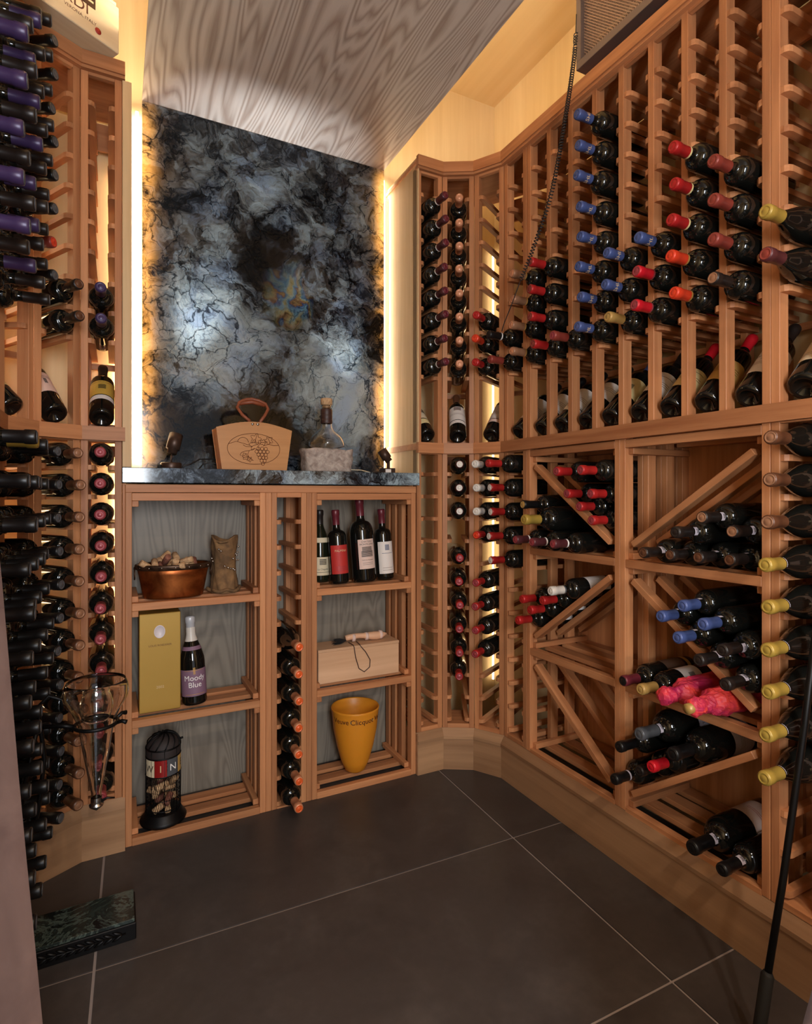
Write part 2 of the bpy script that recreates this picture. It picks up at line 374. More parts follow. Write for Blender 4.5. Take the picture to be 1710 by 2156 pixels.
def bars(R, zs, wid, mt, h=0.0016):
    k = ('bars', round(R, 4), tuple(zs), wid, mt)
    if k not in MESH:
        bm = bmesh.new()
        for z in zs:
            n = 6; ang = wid / R
            A = [bm.verts.new((R * math.sin(-ang / 2 + ang * i / n), -R * math.cos(-ang / 2 + ang * i / n), z)) for i in range(n + 1)]
            B = [bm.verts.new((v.co.x, v.co.y, z + h)) for v in A]
            for i in range(n): bm.faces.new((A[i], A[i + 1], B[i + 1], B[i]))
        me = done(bm, 'print'); me.materials.append(M[mt]); MESH[k] = me
    return MESH[k]
def bottle(mtx, label, group, kind='bdx', cap='dark', seal=None, band=None, lab=None, glass='glass_dark', texts=(), roll=0.0, captext=None, neck=None, category='wine bottle', open_top=False):
    R, L, hb, hs, rn, lc = KIND[kind]
    t = empty('wine_bottle', matrix=mtx @ Matrix.Rotation(roll, 4, 'Z')); tag(t, label, category, group)
    b, c, s, bd = bottle_meshes(kind)
    put('glass', with_mat(b, glass), None, t)
    if cap:
        cp = put('capsule', with_mat(c, 'cap_' + cap), None, t)
        if not open_top: put('seal', with_mat(s, 'cap_' + (seal or cap)), None, cp)
        if band: put('capsule_band', with_mat(bd, band), None, cp)
        if captext: put('lettering', cyl_text(captext, 0.019, rn + 0.0013, L - lc + 0.022, 'ink_tan'), None, cp)
    if neck:   # paper seal on the shoulder of the neck
        nk = put('neck_seal', sleeve(rn + 0.0012, L - lc - 0.024, L - lc - 0.002, 1.7, 'lab_lilac'), None, t)
        put('emblem', bars(rn + 0.0018, [L - lc - 0.018, L - lc - 0.014, L - lc - 0.010], 0.012, 'ink', 0.002), None, nk)
    if lab:
        z0, z1, ang, lm = lab[:4]
        lb = put('paper_label', sleeve(R + 0.0006, z0, z1, ang, 'lab_' + lm), None, t)
        for (s_, sz, zz, mt) in texts:
            if s_ == '-': put('print_lines', bars(R + 0.0012, [zz - i * 0.007 for i in range(int(sz))], R * ang * 0.6, mt), None, lb)
            elif s_ == '#': put('emblem', bars(R + 0.0012, [zz + i * 0.0035 for i in range(7)], sz, mt, 0.0022), None, lb)
            else: put('lettering', cyl_text(s_, sz, R + 0.0013, zz, mt), None, lb)
        if len(lab) > 4:
            y0, y1, ym = lab[4:7]; put('lower_label', sleeve(R + 0.0006, y0, y1, ang, 'lab_' + ym), None, t)
    return t
LIE = Matrix.Rotation(PI / 2, 4, 'X')        # bottle axis towards the front of a rack
def lie(frame, u, v0, z, **kw):              # v0 = depth of the bottle base behind the rack face
    jit = random.uniform(-0.008, 0.008)
    yaw = random.uniform(-0.005, 0.005)
    return bottle(frame @ Matrix.Translation((u, v0 + jit, z)) @ Matrix.Rotation(yaw, 4, 'Z') @ LIE, roll=kw.pop('roll', 0.9) + random.uniform(-0.4, 0.4), **kw)
def stand_up_tilted(frame, u, z, R, **kw):   # display row: base on the ledge, neck up and back at 45 degrees
    c = math.cos(PI / 4)
    return bottle(frame @ Matrix.Translation((u, 0.020 + random.uniform(-0.006, 0.004), z + R * c + 0.001)) @ Matrix.Rotation(-PI / 4, 4, 'X'), **kw)

# ------------------------------------------------------------------ the room
ZC, ZS = 3.225, 2.692                        # ceiling, soffit
XW, XL, YB, YF = 1.775, -0.62, 2.44, -1.1
st = dict(kind='structure')
fl = box('floor', XL, XW + 0.0, YF, YB, -0.06, -0.003, 'grout', bev=0, **st)
box('ceiling', XL, XW, YF, YB, ZC, ZC + 0.05, 'ceilwood', bev=0, **st)
box('wall_back', XL - 0.05, XW + 0.05, YB, YB + 0.05, -0.06, ZC + 0.05, 'wallwood', bev=0, **st)
box('wall_right', XW, XW + 0.05, YF, YB, -0.06, ZC + 0.05, 'wallwood', bev=0, **st)
box('wall_left', XL - 0.05, XL, YF, YB, -0.06, ZC + 0.05, 'wallwood', bev=0, **st)
wf = empty('wall_front', kind='structure')
box('wall_panel', XL, -0.2, YF - 0.05, YF, -0.06, ZC, 'wallwood', wf, 0)
box('wall_panel', 0.95, XW, YF - 0.05, YF, -0.06, ZC, 'wallwood', wf, 0)
box('wall_panel', -0.2, 0.95, YF - 0.05, YF, 2.35, ZC, 'wallwood', wf, 0)
# floor tiles: their own edges, grout gap between
ta = math.radians(-1.6); tc0 = Vector((1.2185, 1.5665)); ux = Vector((math.cos(ta), math.sin(ta))); uy = Vector((-math.sin(ta), math.cos(ta)))
TW, TD, g = 1.268, 0.64, 0.0035
for i in range(-2, 1):
    for j in range(-5, 2):
        a = tc0 + ux * (i * TW) + uy * (j * TD)
        pts = [a + ux * g + uy * g, a + ux * (TW - g) + uy * g, a + ux * (TW - g) + uy * (TD - g), a + ux * g + uy * (TD - g)]
        # clip to the room rectangle
        def clip(ps, ax, lim, sgn):
            out = []
            for k in range(len(ps)):
                P, Q = ps[k], ps[(k + 1) % len(ps)]
                ip, iq = sgn * (P[ax] - lim) <= 0, sgn * (Q[ax] - lim) <= 0
                if ip: out.append(P)
                if ip != iq: out.append(P + (Q - P) * ((lim - P[ax]) / (Q[ax] - P[ax])))
            return out
        for ax, lim, sg in ((0, XW, 1), (0, XL, -1), (1, YB, 1), (1, YF, -1)):
            if pts: pts = clip(pts, ax, lim, sg)
        if len(pts) < 3: continue
        c = sum(pts, Vector((0, 0))) / len(pts)
        me = prism([(q.x - c.x, q.y - c.y) for q in pts], -0.006, 0.0, 'tile'); me.materials.append(M['tile'])
        put('tile', me, None, fl, (c.x - fl.location.x, c.y - fl.location.y, -fl.location.z))
# soffit panel hanging below the ceiling
SX0, SX1, YS = 0.088, 1.108, 2.385
box('trim_1', SX0, SX1, YF, YB - 0.012, ZS, ZS + 0.02, 'soffitwood', bev=0, label='grey oak soffit panel hanging below the ceiling', **st)
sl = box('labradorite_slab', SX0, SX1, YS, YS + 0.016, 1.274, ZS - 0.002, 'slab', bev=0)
# move slab origin to its lower left corner so the pattern is laid out in metres
off = Vector((-(SX1 - SX0) / 2, 0, -(ZS - 0.002 - 1.274) / 2)); sl.data.transform(Matrix.Translation(-off)); sl.location = sl.location + off
put('added_light_baffle', boxmesh(SX1 - SX0 - 0.085, 0.020, ZS - 1.29, 'acdark', 0), None, sl, ((SX1 - SX0) / 2, 0.0185, (ZS - 1.276) / 2))  # unseen opaque baffle, added so backlight enters the slab only near its edges
tag(sl, 'polished dark blue-grey crystal stone slab with glowing amber edges', 'stone slab')

# ------------------------------------------------------------------ rack polylines (plinth line and rack face behind it)
def offset_line(V, d):
    out = []
    for i, p in enumerate(V):
        p = Vector(p); ns = []
        if i > 0: a = (p - Vector(V[i - 1])).normalized(); ns.append(Vector((-a.y, a.x)))
        if i < len(V) - 1: a = (Vector(V[i + 1]) - p).normalized(); ns.append(Vector((-a.y, a.x)))
        if len(ns) == 1: out.append(p + ns[0] * d)
        else:
            b = (ns[0] + ns[1]).normalized(); out.append(p + b * (d / b.dot(ns[0])))
    return out
RL = [(1.130, 2.090), (1.254, 2.090), (1.363, 2.027), (1.426, 1.918), (1.426, 0.20)]
LL = [(-0.27, 0.20), (-0.27, 1.918), (-0.207, 2.027), (-0.098, 2.090), (0.026, 2.090)]
RF = offset_line(RL, 0.022); LF = offset_line(LL, 0.022)
def frame_of(P, i):
    a, b = P[i], P[i + 1]; d = b - a
    return Matrix.Translation((a.x, a.y, 0)) @ Matrix.Rotation(math.atan2(d.y, d.x), 4, 'Z'), d.length
ntrim = [2]
def trim_run(V, z_specs, label):
    """plinth, ledge and crown boards along one rack line; every mitred board is a part"""
    for what, z0, z1, d0, d1, mt in z_specs:
        A = offset_line(V, d0); B = offset_line(V, d1)
        root = empty('trim_%d' % ntrim[0], kind='structure', label=label + ' ' + what); ntrim[0] += 1
        for i in range(len(V) - 1):
            a, b, c, d = A[i], A[i + 1], B[i + 1], B[i]
            u = (b - a); L_ = u.length; ang = math.atan2(u.y, u.x); R_ = Matrix.Rotation(-ang, 2)
            poly = [tuple(R_ @ (q - a) - Vector((L_ / 2, 0))) for q in (a, b, c, d)]
            ctr = a + u / 2
            me = prism(poly, z0, z1, 'board'); me.materials.append(M[mt])
            put('board', me, None, root, (ctr.x, ctr.y, 0), (0, 0, ang))
def bevel_run(V, label):
    A = offset_line(V, 0.0); B = offset_line(V, 0.024); Cc = offset_line(V, 0.05)
    root = empty('trim_%d' % ntrim[0], kind='structure', label=label); ntrim[0] += 1
    for i in range(len(V) - 1):
        a, b = A[i], A[i + 1]; u = b - a; ang = math.atan2(u.y, u.x); R_ = Matrix.Rotation(-ang, 2); ctr = a + u / 2
        bm = bmesh.new(); vs = []
        for (q, z) in ((A, 0.132), (A, 0.144), (B, 0.172), (Cc, 0.172), (Cc, 0.132)):
            vs.append([bm.verts.new((*(R_ @ (q[i + k] - ctr)), z)) for k in (0, 1)])
        n = len(vs)
        for k in range(n): bm.faces.new((vs[k][0], vs[k][1], vs[(k + 1) % n][1], vs[(k + 1) % n][0]))
        bm.faces.new([q[0] for q in vs]); bm.faces.new([q[1] for q in vs][::-1])
        bmesh.ops.recalc_face_normals(bm, faces=list(bm.faces))
        me = done(bm, 'cap'); me.materials.append(M['plinth']); put('cap_board', me, None, root, (ctr.x, ctr.y, 0), (0, 0, ang))
for V, side in ((RL, 'right'), (LL, 'left')):
    trim_run(V, [('kick board', 0.0, 0.132, 0.004, 0.022, 'plinth')], 'pale wooden plinth on the %s' % side)
    bevel_run(V, 'bevelled plinth cap on the %s' % side)
    trim_run(V, [('ledge front', 1.360, 1.405, 0.0, 0.020, 'rack_x'), ('ledge shelf', 1.375, 1.400, 0.0205, 0.32, 'rack_x'),
                 ('crown', 2.572, 2.616, 0.0, 0.018, 'rack_x'), ('crown lip', 2.562, 2.572, 0.006, 0.03, 'rack_x'), ('top board', 2.585, 2.600, 0.0185, 0.325, 'rack_x')],
             'reddish wooden rack %s' % side)
# plinth end posts
box('trim_%d' % ntrim[0], 1.128, 1.134, 2.094, 2.30, 0.0, 0.17, 'plinth', label='plinth end board beside the cabinet', **st); ntrim[0] += 1

# ------------------------------------------------------------------ slatted racks
PW, PD, DEP = 0.0215, 0.037, 0.312
SLW, SLT = 0.0205, 0.016
def slat_mesh(side):
    k = ('slat', side)
    if k not in MESH:
        w_ = SLW * side
        poly = [(0, 0), (w_ * 0.45, 0.0), (w_ * 0.85, 0.007), (w_, 0.017), (w_, 0.30), (0, 0.30)]
        me = prism(poly, -SLT / 2, SLT / 2, 'slat'); me.materials.append(M['rack_y']); MESH[k] = me
    return MESH[k]
def rack(name, frame, posts, z0, z1, rows, label, group=None, rail_top=0.018, first=True, last=True, cat='wine rack', backrails=True):
    t = empty(name, matrix=frame); tag(t, label, cat, group)
    zc, hz = (z0 + z1) / 2, z1 - z0
    for i, u in enumerate(posts):
        for v in (PD / 2, DEP - PD / 2): put('post', boxmesh(PW, PD, hz, 'rack_z'), None, t, (u, v, zc))
        for z in rows:
            if i > 0 or not first: put('slat', slat_mesh(-1), None, t, (u - PW / 2, 0.002, z))
            if i < len(posts) - 1 or not last: put('slat', slat_mesh(1), None, t, (u + PW / 2, 0.002, z))
    for a, b in zip(posts, posts[1:]):
        L_ = b - a - PW
        put('head_rail', boxmesh(L_, 0.018, rail_top, 'rack_x'), None, t, ((a + b) / 2, 0.009, z1 - rail_top / 2))
        put('rear_rail', boxmesh(L_, 0.012, 0.10 if z1 > 2 else 0.04, 'rack_x'), None, t, ((a + b) / 2, DEP - 0.03, z1 - (0.06 if z1 > 2 else 0.03)))
        put('foot_rail', boxmesh(L_, 0.16 if z0 < 1 else 0.02, 0.018, 'rack_x'), None, t, ((a + b) / 2, 0.08 if z0 < 1 else 0.10, z0 + 0.009))
        if backrails: put('rear_rail', boxmesh(L_, 0.012, 0.022, 'rack_x'), None, t, ((a + b) / 2, DEP - 0.03, rows[-1] - 0.03 if z0 > 1 else rows[2]))
    return t
ZU = [2.464 - 0.0972 * k for k in range(9)]
ZL = [1.272 - 0.0968 * k for k in range(12)]
ZB = 0.035                                     # bottle centre above slat centre
UP0, UP1, LO0, LO1 = 1.4055, 2.571, 0.1725, 1.3745
facet = {}; CEN = {}
names = {0: 'facing the counter', 1: 'set at an angle in the corner', 2: 'turned towards the long wall'}
for i in range(3):
    fr, wd = frame_of(RF, i); fr2, wd2 = frame_of(LF, 3 - i)
    facet['R%d' % i] = (fr, wd); facet['L%d' % i] = (fr2, wd2)
    for key, f_, w_, sd in (('R', fr, wd, 'right'), ('L', fr2, wd2, 'left')):
        ps = [PW / 2 + (0.0045 if (key, i) == ('R', 0) else 0.0005), w_ - PW / 2 - (0.0095 if (key, i) == ('L', 0) else 0.0005)]
        CEN[key + str(i)] = (sum(ps) / 2, (ps[1] - ps[0] - PW) / 2 - SLW)
        rack('bottle_rack', f_, ps, UP0, UP1, ZU, 'upper single-column slatted rack %s, %s of the stone' % (names[i], sd), 'corner rack columns')
        rack('bottle_rack', f_, ps, LO0, LO1, ZL, 'lower single-column slatted rack %s, %s of the stone' % (names[i], sd), 'corner rack columns')
WR, LR = frame_of(RF, 3); WL, LLn = frame_of(LF, 0)
w0 = (PW / 2 + 0.001, 0.146 - PW / 2)
main = [0.1605 + 0.11444 * k for k in range(9)]
nxt = [main[-1] + PW + 0.0005 + 0.1150 * k for k in range(5)]
rack('bottle_rack', WR, w0, UP0, UP1, ZU, 'narrow upper slatted rack column starting the long right wall')
rack('bottle_rack', WR, main, UP0, UP1, ZU, 'eight-column upper slatted rack on the long right wall')
rack('bottle_rack', WR, nxt, UP0, UP1, ZU, 'four-column upper slatted rack past the double post on the right wall')
rack('bottle_rack', WR, w0, LO0, LO1, ZL, 'narrow lower slatted rack column beside the diagonal bins')
rack('bottle_rack', WR, nxt, LO0, LO1, ZL, 'lower slatted rack past the diagonal bins on the right wall')
mir = lambda ps: sorted(LLn - p for p in ps)
lw0 = mir(w0); lmain = mir(main[:8])
for (p, nm) in ((lw0, 'narrow'), (lmain, 'seven-column')):
    rack('bottle_rack', WL, p, UP0, UP1, ZU, '%s upper slatted rack on the left wall' % nm)
    rack('bottle_rack', WL, p, LO0, LO1, ZL, '%s lower slatted rack on the left wall' % nm)
# ------------------------------------------------------------------ diagonal bins below the ledge
def diag(t, u0, u1, za, zb, dirn, name='diagonal_slat'):
    """three boards one behind the other, leaning across a bin cell"""
    p0 = Vector((u0 + 0.005, 0, (zb if dirn < 0 else za))); p1 = Vector((u1 - 0.005, 0, (za if dirn < 0 else zb)))
    d = p1 - p0; L_ = d.length - 0.045; ang = math.atan2(d.z, d.x); c = (p0 + p1) / 2
    for v in (0.020, 0.135, 0.250):
        put(name, boxmesh(L_, 0.034, 0.020, 'rack_x'), None, t, (c.x, v, c.z), (0, -ang, 0))
def bin_unit(frame, ua, ub, dirs, label):
    t = empty('diagonal_bin_rack', matrix=frame); tag(t, label, 'wine rack', 'diagonal bin racks')
    zc, hz = (LO0 + LO1) / 2, LO1 - LO0
    for u in (ua + PW / 2, ub - PW / 2):
        for v in (PD / 2, 0.125, 0.215, DEP - PD / 2): put('post', boxmesh(PW, PD, hz, 'rack_z'), None, t, (u, v, zc))
    a, b = ua + PW, ub - PW; mid = (a + b) / 2
    lv = [0.185, 0.580, 0.975, 1.358]
    put('back_panel', boxmesh(b - a, 0.006, hz - 0.01, 'rack_z'), None, t, (mid, DEP - 0.004, zc))
    for i, z in enumerate(lv):
        hh = 0.026
        for v in ((0.013, 0.10, 0.19, 0.27) if i < 3 else (0.013, 0.27)):
            put('shelf_slat', boxmesh(b - a, 0.026 if v < 0.05 else 0.05, hh if v < 0.05 else 0.016, 'rack_x'), None, t, (mid, v, z - (hh if v < 0.05 else 0.016) / 2))
        for uu in (a + 0.0105, b - 0.0105):
            for s in ((1, -1) if 0 < i < 3 else ((1,) if i == 0 else (-1,))):
                put('cleat', boxmesh(0.020, 0.27, 0.020, 'rack_y'), None, t, (uu, 0.150, z + (0.0105 if s > 0 else -hh - 0.0105)))
        if i < 3: diag(t, a, b, z + 0.036, lv[i + 1] - 0.052, dirs[2 - i])
    return t
bin_unit(WR, 0.1465, 0.6135, (-1, 1, -1), 'three-cell diagonal bin rack next to the narrow slatted column')
bin_unit(WR, 0.614, 1.086, (1, -1, 1), 'three-cell diagonal bin rack next to the double post')

# ------------------------------------------------------------------ back cabinet under the stone counter
YC = 2.112; CD = 0.285
ct = empty('display_cabinet', (0, YC, 0)); tag(ct, 'open wooden display cabinet with shelves under the stone counter', 'cabinet')
CT = 1.218
def cbox(name, x0, x1, v0, v1, z0, z1, mt='rack_z'): return box(name, x0, x1, v0, v1, z0, z1, mt, ct)
for x0, x1 in ((0.027, 0.0465), (0.474, 0.495), (0.4955, 0.5165), (0.517, 0.5375), (0.631, 0.6515), (0.652, 0.673), (0.6735, 0.694), (1.108, 1.129)):
    for v0, v1 in ((0.0, 0.036), (0.22, 0.256)): cbox('post', x0, x1, v0, v1, 0.0, 1.19)
for x0, x1 in ((0.474, 0.495), (0.6735, 0.694), (1.108, 1.129), (0.027, 0.0465)):
    for v0 in (0.09, 0.155): cbox('side_slat', x0, x1, v0, v0 + 0.036, 0.0, 1.19)
cbox('top_frame', 0.027, 1.130, -0.002, 0.25, 1.19, CT, 'rack_x')
cbox('back_panel', 0.027, 1.130, CD - 0.012, CD, 0.0, CT, 'backpanel')
for a, b, tag_ in ((0.0467, 0.4738, 'L'), (0.6943, 1.1078, 'R')):
    for z in (0.024, 0.420, 0.815, 1.188):
        vs = (0.0, 0.082, 0.165) if z < 1.1 else (0.0,)
        for v in vs: cbox('shelf_slat', a, b, v, v + (0.024 if v == 0 else 0.05), z - (0.026 if v == 0 else 0.016), z, 'rack_x')
        for xa, xb in ((a, a + 0.02), (b - 0.02, b)):
            if z < 1.1: cbox('cleat', xa, xb, 0.0245 if z > .03 else 0.0245, 0.25, z, z + 0.020, 'rack_y')
            if z > 0.1: cbox('cleat', xa, xb, 0.002, 0.25, z - 0.0465, z - 0.0265, 'rack_y')
for k in range(12):
    z = 1.079 - 0.0965 * k
    put('slat', slat_mesh(1), None, ct, (0.5377, 0.002, z), (0, 0, 0), (1, 0.85, 1)); put('slat', slat_mesh(-1), None, ct, (0.6308, 0.002, z), (0, 0, 0), (1, 0.85, 1))
cbox('head_rail', 0.5377, 0.6308, 0, 0.018, 1.172, 1.19, 'rack_x'); cbox('foot_rail', 0.5377, 0.6308, 0, 0.15, 0.0, 0.006, 'rack_x')
co = box('stone_countertop', 0.0165, 1.1335, 2.085, YB - 0.002, 1.222, 1.2735, 'counter', bev=0.002)
tag(co, 'thick polished dark stone countertop over the display cabinet', 'countertop')
cbox('end_board', 0.0178, 0.0265, 0.0, 0.32, 0.0, 1.2215)
# niche side boards beside the stone
NB = empty('trim_%d' % ntrim[0], kind='structure', label='pale wooden niche side boards flanking the stone'); ntrim[0] += 1
box('niche_board', 1.1345, 1.1395, 2.100, 2.405, 1.2745, 2.615, 'sidewood', NB)
box('niche_board', 0.0178, 0.0455, 2.100, 2.436, 1.2745, 2.560, 'sidewood', NB)
# ------------------------------------------------------------------ LED strips (the room's own lamps)
def led(x0, x1, y0, y1, z0, z1, label, mt='led', end=''):
    t = empty('led_strip' + end, ((x0 + x1) / 2, (y0 + y1) / 2, z0)); tag(t, label, 'led strip', 'warm led strips')
    box('diffuser' + end, (x0 - x1) / 2, (x1 - x0) / 2, (y0 - y1) / 2, (y1 - y0) / 2, 0, z1 - z0, mt, t, 0)
led(1.112, 1.122, 2.412, 2.418, 1.30, 2.66, 'warm white led strip glowing behind the stone edge by the counter lamp box')
led(0.066, 0.076, 2.412, 2.418, 1.30, 2.66, 'warm white led strip glowing behind the stone edge by the puck lamp')
for x_ in (SX0 + 0.012, SX1 - 0.020):
    put('edge_light', boxmesh(0.008, 0.003, ZS - 1.32, 'led_edge', 0), None, sl, (x_ + 0.004 - SX0, 0.0330, (ZS - 1.276) / 2))
led(1.748, 1.756, 2.416, 2.424, 0.22, 2.46, 'warm white led strip in the wall corner behind the corner rack', 'led_dim')
led(-0.60, -0.592, 2.416, 2.424, 0.22, 2.46, 'warm white led strip in the dark wall corner behind the left corner rack', end='_offscreen')
led(0.005, 0.011, 2.424, 2.430, 0.30, 2.40, 'warm white led strip behind the rack of purple-capped bottles')
led(SX1 - 0.03, SX1 - 0.02, 0.3, 2.36, ZS + 0.021, ZS + 0.028, 'warm white led strip on top of the soffit over the right rack', 'led_cove')
led(SX0 + 0.02, SX0 + 0.03, 0.3, 2.36, ZS + 0.021, ZS + 0.028, 'warm white led strip on top of the soffit over the left rack', 'led_cove')
# ------------------------------------------------------------------ bottles in the slatted racks
V0 = 0.172                                     # depth of bottle bases behind the rack face
def col_u(posts, i): return (posts[i] + posts[i + 1]) / 2
fu = lambda k: CEN[k][0]
ORD = ['first', 'second', 'third', 'fourth', 'fifth', 'sixth', 'seventh', 'eighth', 'ninth', 'tenth', 'eleventh', 'twelfth']
def fill(frame, u, rows, ks, label, group, pull=0.0, **kw):
    ks = list(ks); half = min([0.0262] + [c[1] for k_, c in CEN.items() if facet[k_][0] is frame]) - 0.0006; R = KIND[kw.get('kind', 'bdx')][0]
    for n, k in enumerate(ks):
        lb = label if len(ks) == 1 else '%s, %s from top' % (label, ORD[n])
        lie(frame, u, V0 - pull, rows[k] + 0.0086 + math.sqrt(R * R - half * half), label=lb, group=group, **kw)
# upper right corner columns
fill(facet['R0'][0], fu('R0'), ZU, range(1, 9), 'bottle with maroon white-ringed cap in column beside the niche', 'maroon ringed bottles by the niche', cap='maroon', band='ink_white', seal='wine')
fill(facet['R1'][0], fu('R1'), ZU, range(1, 9), 'bottle with copper-pink cap in the upper middle corner column', 'copper capped bottles', cap='copper')
fill(facet['R2'][0], fu('R2'), ZU, (6,), 'red-capped bottle above the bright orange-red one in the corner column', None, cap='red')
fill(facet['R2'][0], fu('R2'), ZU, (7,), 'bottle with bright orange-red cap between two red-capped ones in the corner column', None, cap='orangered')
fill(facet['R2'][0], fu('R2'), ZU, (8,), 'red-capped bottle below the bright orange-red one, just over the display row', None, cap='red')
# lower right corner columns
fill(facet['R1'][0], fu('R1'), ZL, (0, 1, 2), 'bottle with pale pink seal above the empty corner slot', 'pink sealed bottles', cap='maroon', seal='white')
fill(facet['R1'][0], fu('R1'), ZL, range(4, 10), 'bottle with rose-red cap below the empty middle corner slot', 'rose capped corner bottles', cap='red', seal='rose')
fill(facet['R2'][0], fu('R2'), ZL, (0, 1, 2), 'bottle with white screw cap in the lower corner column', 'white screw cap bottles', cap='white', band='cap_grey')
fill(facet['R2'][0], fu('R2'), ZL, (3,), 'red-capped bottle right below the three white screw caps', None, cap='red', seal='orangered')
fill(facet['R2'][0], fu('R2'), ZL, (5, 6, 7, 8), 'red-capped bottle in the run below the white screw caps', 'red bottles under the white caps', cap='red', seal='rose')
# long right wall, upper
uw = sum(w0) / 2; um = lambda i: col_u(main, i); un = lambda i: col_u(nxt, i)
fill(WR, uw, ZU, (7,), 'bottle with dark cap and white neck band next to the hanging cord end', None, cap='black', band='ink_white')
fill(WR, uw, ZU, (8,), 'bottle with dark red cap below the white-banded one', None, cap='brownred')
fill(WR, um(0), ZU, (5, 6, 7, 8), 'bottle with tan foil cap beside the coiled cord', 'tan foil bottles', cap='tan', seal='copper', band='ink_gold')
fill(WR, um(1), ZU, (5, 6, 7, 8), 'bottle with plain dull red cap in a column of four', 'dull red four', cap='red', seal='brownred')
fill(WR, um(2), ZU, (8,), 'single bottle with worn maroon cap alone in its column', None, cap='brownred', seal='rose')
fill(WR, um(3), ZU, range(1, 9), 'bottle with lettered blue cap in the full blue column', 'full blue column', cap='blue', captext='SHL', seal='blue')
fill(WR, um(4), ZU, (6, 7), 'blue-capped bottle stacked above the gold-capped one', 'blue above gold', cap='blue', captext='SHL')
fill(WR, um(4), ZU, (8,), 'bottle with gold cap below two blue-capped bottles', None, cap='gold')
fill(WR, um(5), ZU, (6,), 'blue-capped bottle above two bright red-capped ones', None, cap='blue', captext='SHL')
fill(WR, um(5), ZU, (7, 8), 'bottle with bright crimson cap below a blue-capped bottle', 'bright crimson pair', cap='brightred', seal='rose', band='cap_rose')
fill(WR, um(6), ZU, (4, 5, 6), 'bottle with red cap and pale ring above the orange-red pair', 'pale ringed red three', cap='red', band='lab_cream')
fill(WR, um(6), ZU, (7, 8), 'bottle with shiny orange-red gold-ringed cap', 'orange-red pair', cap='orangered', band='ink_gold')
fill(WR, um(7), ZU, (5, 6, 7), 'bottle with matt brick-brown cap next to the double post', 'brick-brown three', cap='brownred')
fill(WR, um(7), ZU, (8,), 'bottle with dark bronze embossed cap below the brick-brown ones', None, cap='dark', seal='tan')
fill(WR, un(0), ZU, (7,), 'large bottle with pale gold cap past the double post', None, cap='mustard', kind='bgy', pull=0.02)
fill(WR, un(0), ZU, (8,), 'large bottle with brown-red cap past the double post, under the gold one', None, cap='maroon', seal='brownred', kind='bgy', pull=0.02)
# lower right wall
fill(WR, uw, ZL, (0,), 'plain bright red-capped bottle topping the column of white-tipped red caps', None, cap='red')
fill(WR, uw, ZL, (1, 2, 3, 4), 'bottle with white-tipped dark red printed cap', 'white tipped red caps', cap='redlogo', seal='white')
fill(WR, un(0), ZL, (0, 1, 2), 'bottle with brown star-embossed cap past the double post', 'brown star caps', cap='brown', seal='tan', kind='bgy')
fill(WR, un(0), ZL, range(3, 9), 'wide bottle with yellow wax cap and white neck seal', 'yellow wax caps', cap='mustard', kind='bgy', neck=True, pull=0.01, roll=2.3)
# cabinet narrow rack
CF = Matrix.Translation((0, YC, 0))
for k in range(5, 12):
    lie(CF, 0.584, V0 - 0.005, 1.079 - 0.0965 * k + (0.0395 if k == 5 else 0.0375), label='bottle with orange-topped cap in the narrow cabinet rack, %s from top' % ORD[k - 5], group='orange capped cabinet bottles', cap='copper', seal='orange', kind='bgy' if k == 5 else 'bdx', band='cap_tan')
# left side
fill(facet['L0'][0], fu('L0'), ZU, (7, 8), 'bottle with purple cap above the yellow-labelled display bottle', 'purple pair', cap='purple')
fill(facet['L1'][0], fu('L1'), ZU, (7, 8), 'bottle with dark embossed cap above the pink-labelled display bottle', 'dark pair', cap='dark', seal='brown')
for k in range(0, 8):
    fill(facet['L2'][0], fu('L2'), ZU, (k,), 'bottle with orange-brown foil tip among dark necks' if k == 6 else 'black-capped bottle in the turned upper left corner column, %s from top' % ORD[k], None if k == 6 else 'black left corner bottles', cap='brownred' if k == 6 else 'black', seal='orangered' if k == 6 else 'grey', pull=-0.02)
fill(facet['L0'][0], fu('L0'), ZL, range(0, 12), 'bottle with rose-red seal in the left column beside the cabinet', 'rose sealed left bottles', cap='rose', seal='rose')
fill(facet['L1'][0], fu('L1'), ZL, range(0, 12), 'bottle with tan-tipped brown cap in the left corner column', 'tan tipped left bottles', cap='brown', seal='tan')
fill(facet['L2'][0], fu('L2'), ZL, range(0, 12), 'black-capped bottle in the turned lower left corner column', 'black lower left corner bottles', cap='black', seal='grey')
lcols = [sum(lw0) / 2] + [col_u(lmain, i) for i in range(6, 2, -1)]
for i, u in enumerate(lcols):
    pur = i in (2, 4)
    fill(WL, u, ZU, range(0, 9), '%s-capped bottle in upper left wall column %s from the corner' % ('purple' if pur else 'dark', ORD[i]),
         'purple left wall bottles' if pur else 'dark left wall bottles', cap='purple' if pur else 'dark', seal='grey')
    if i < 4:
        if i == 2: fill(WL, u, ZL, (0,), 'bottle with fat yellow wax cap in the lower left wall rack', None, cap='mustard')
        fill(WL, u, ZL, range(1 if i == 2 else 0, 12), 'black-capped bottle in lower left wall column %s from the corner' % ORD[i], 'black lower left wall bottles', cap='black', seal='grey')
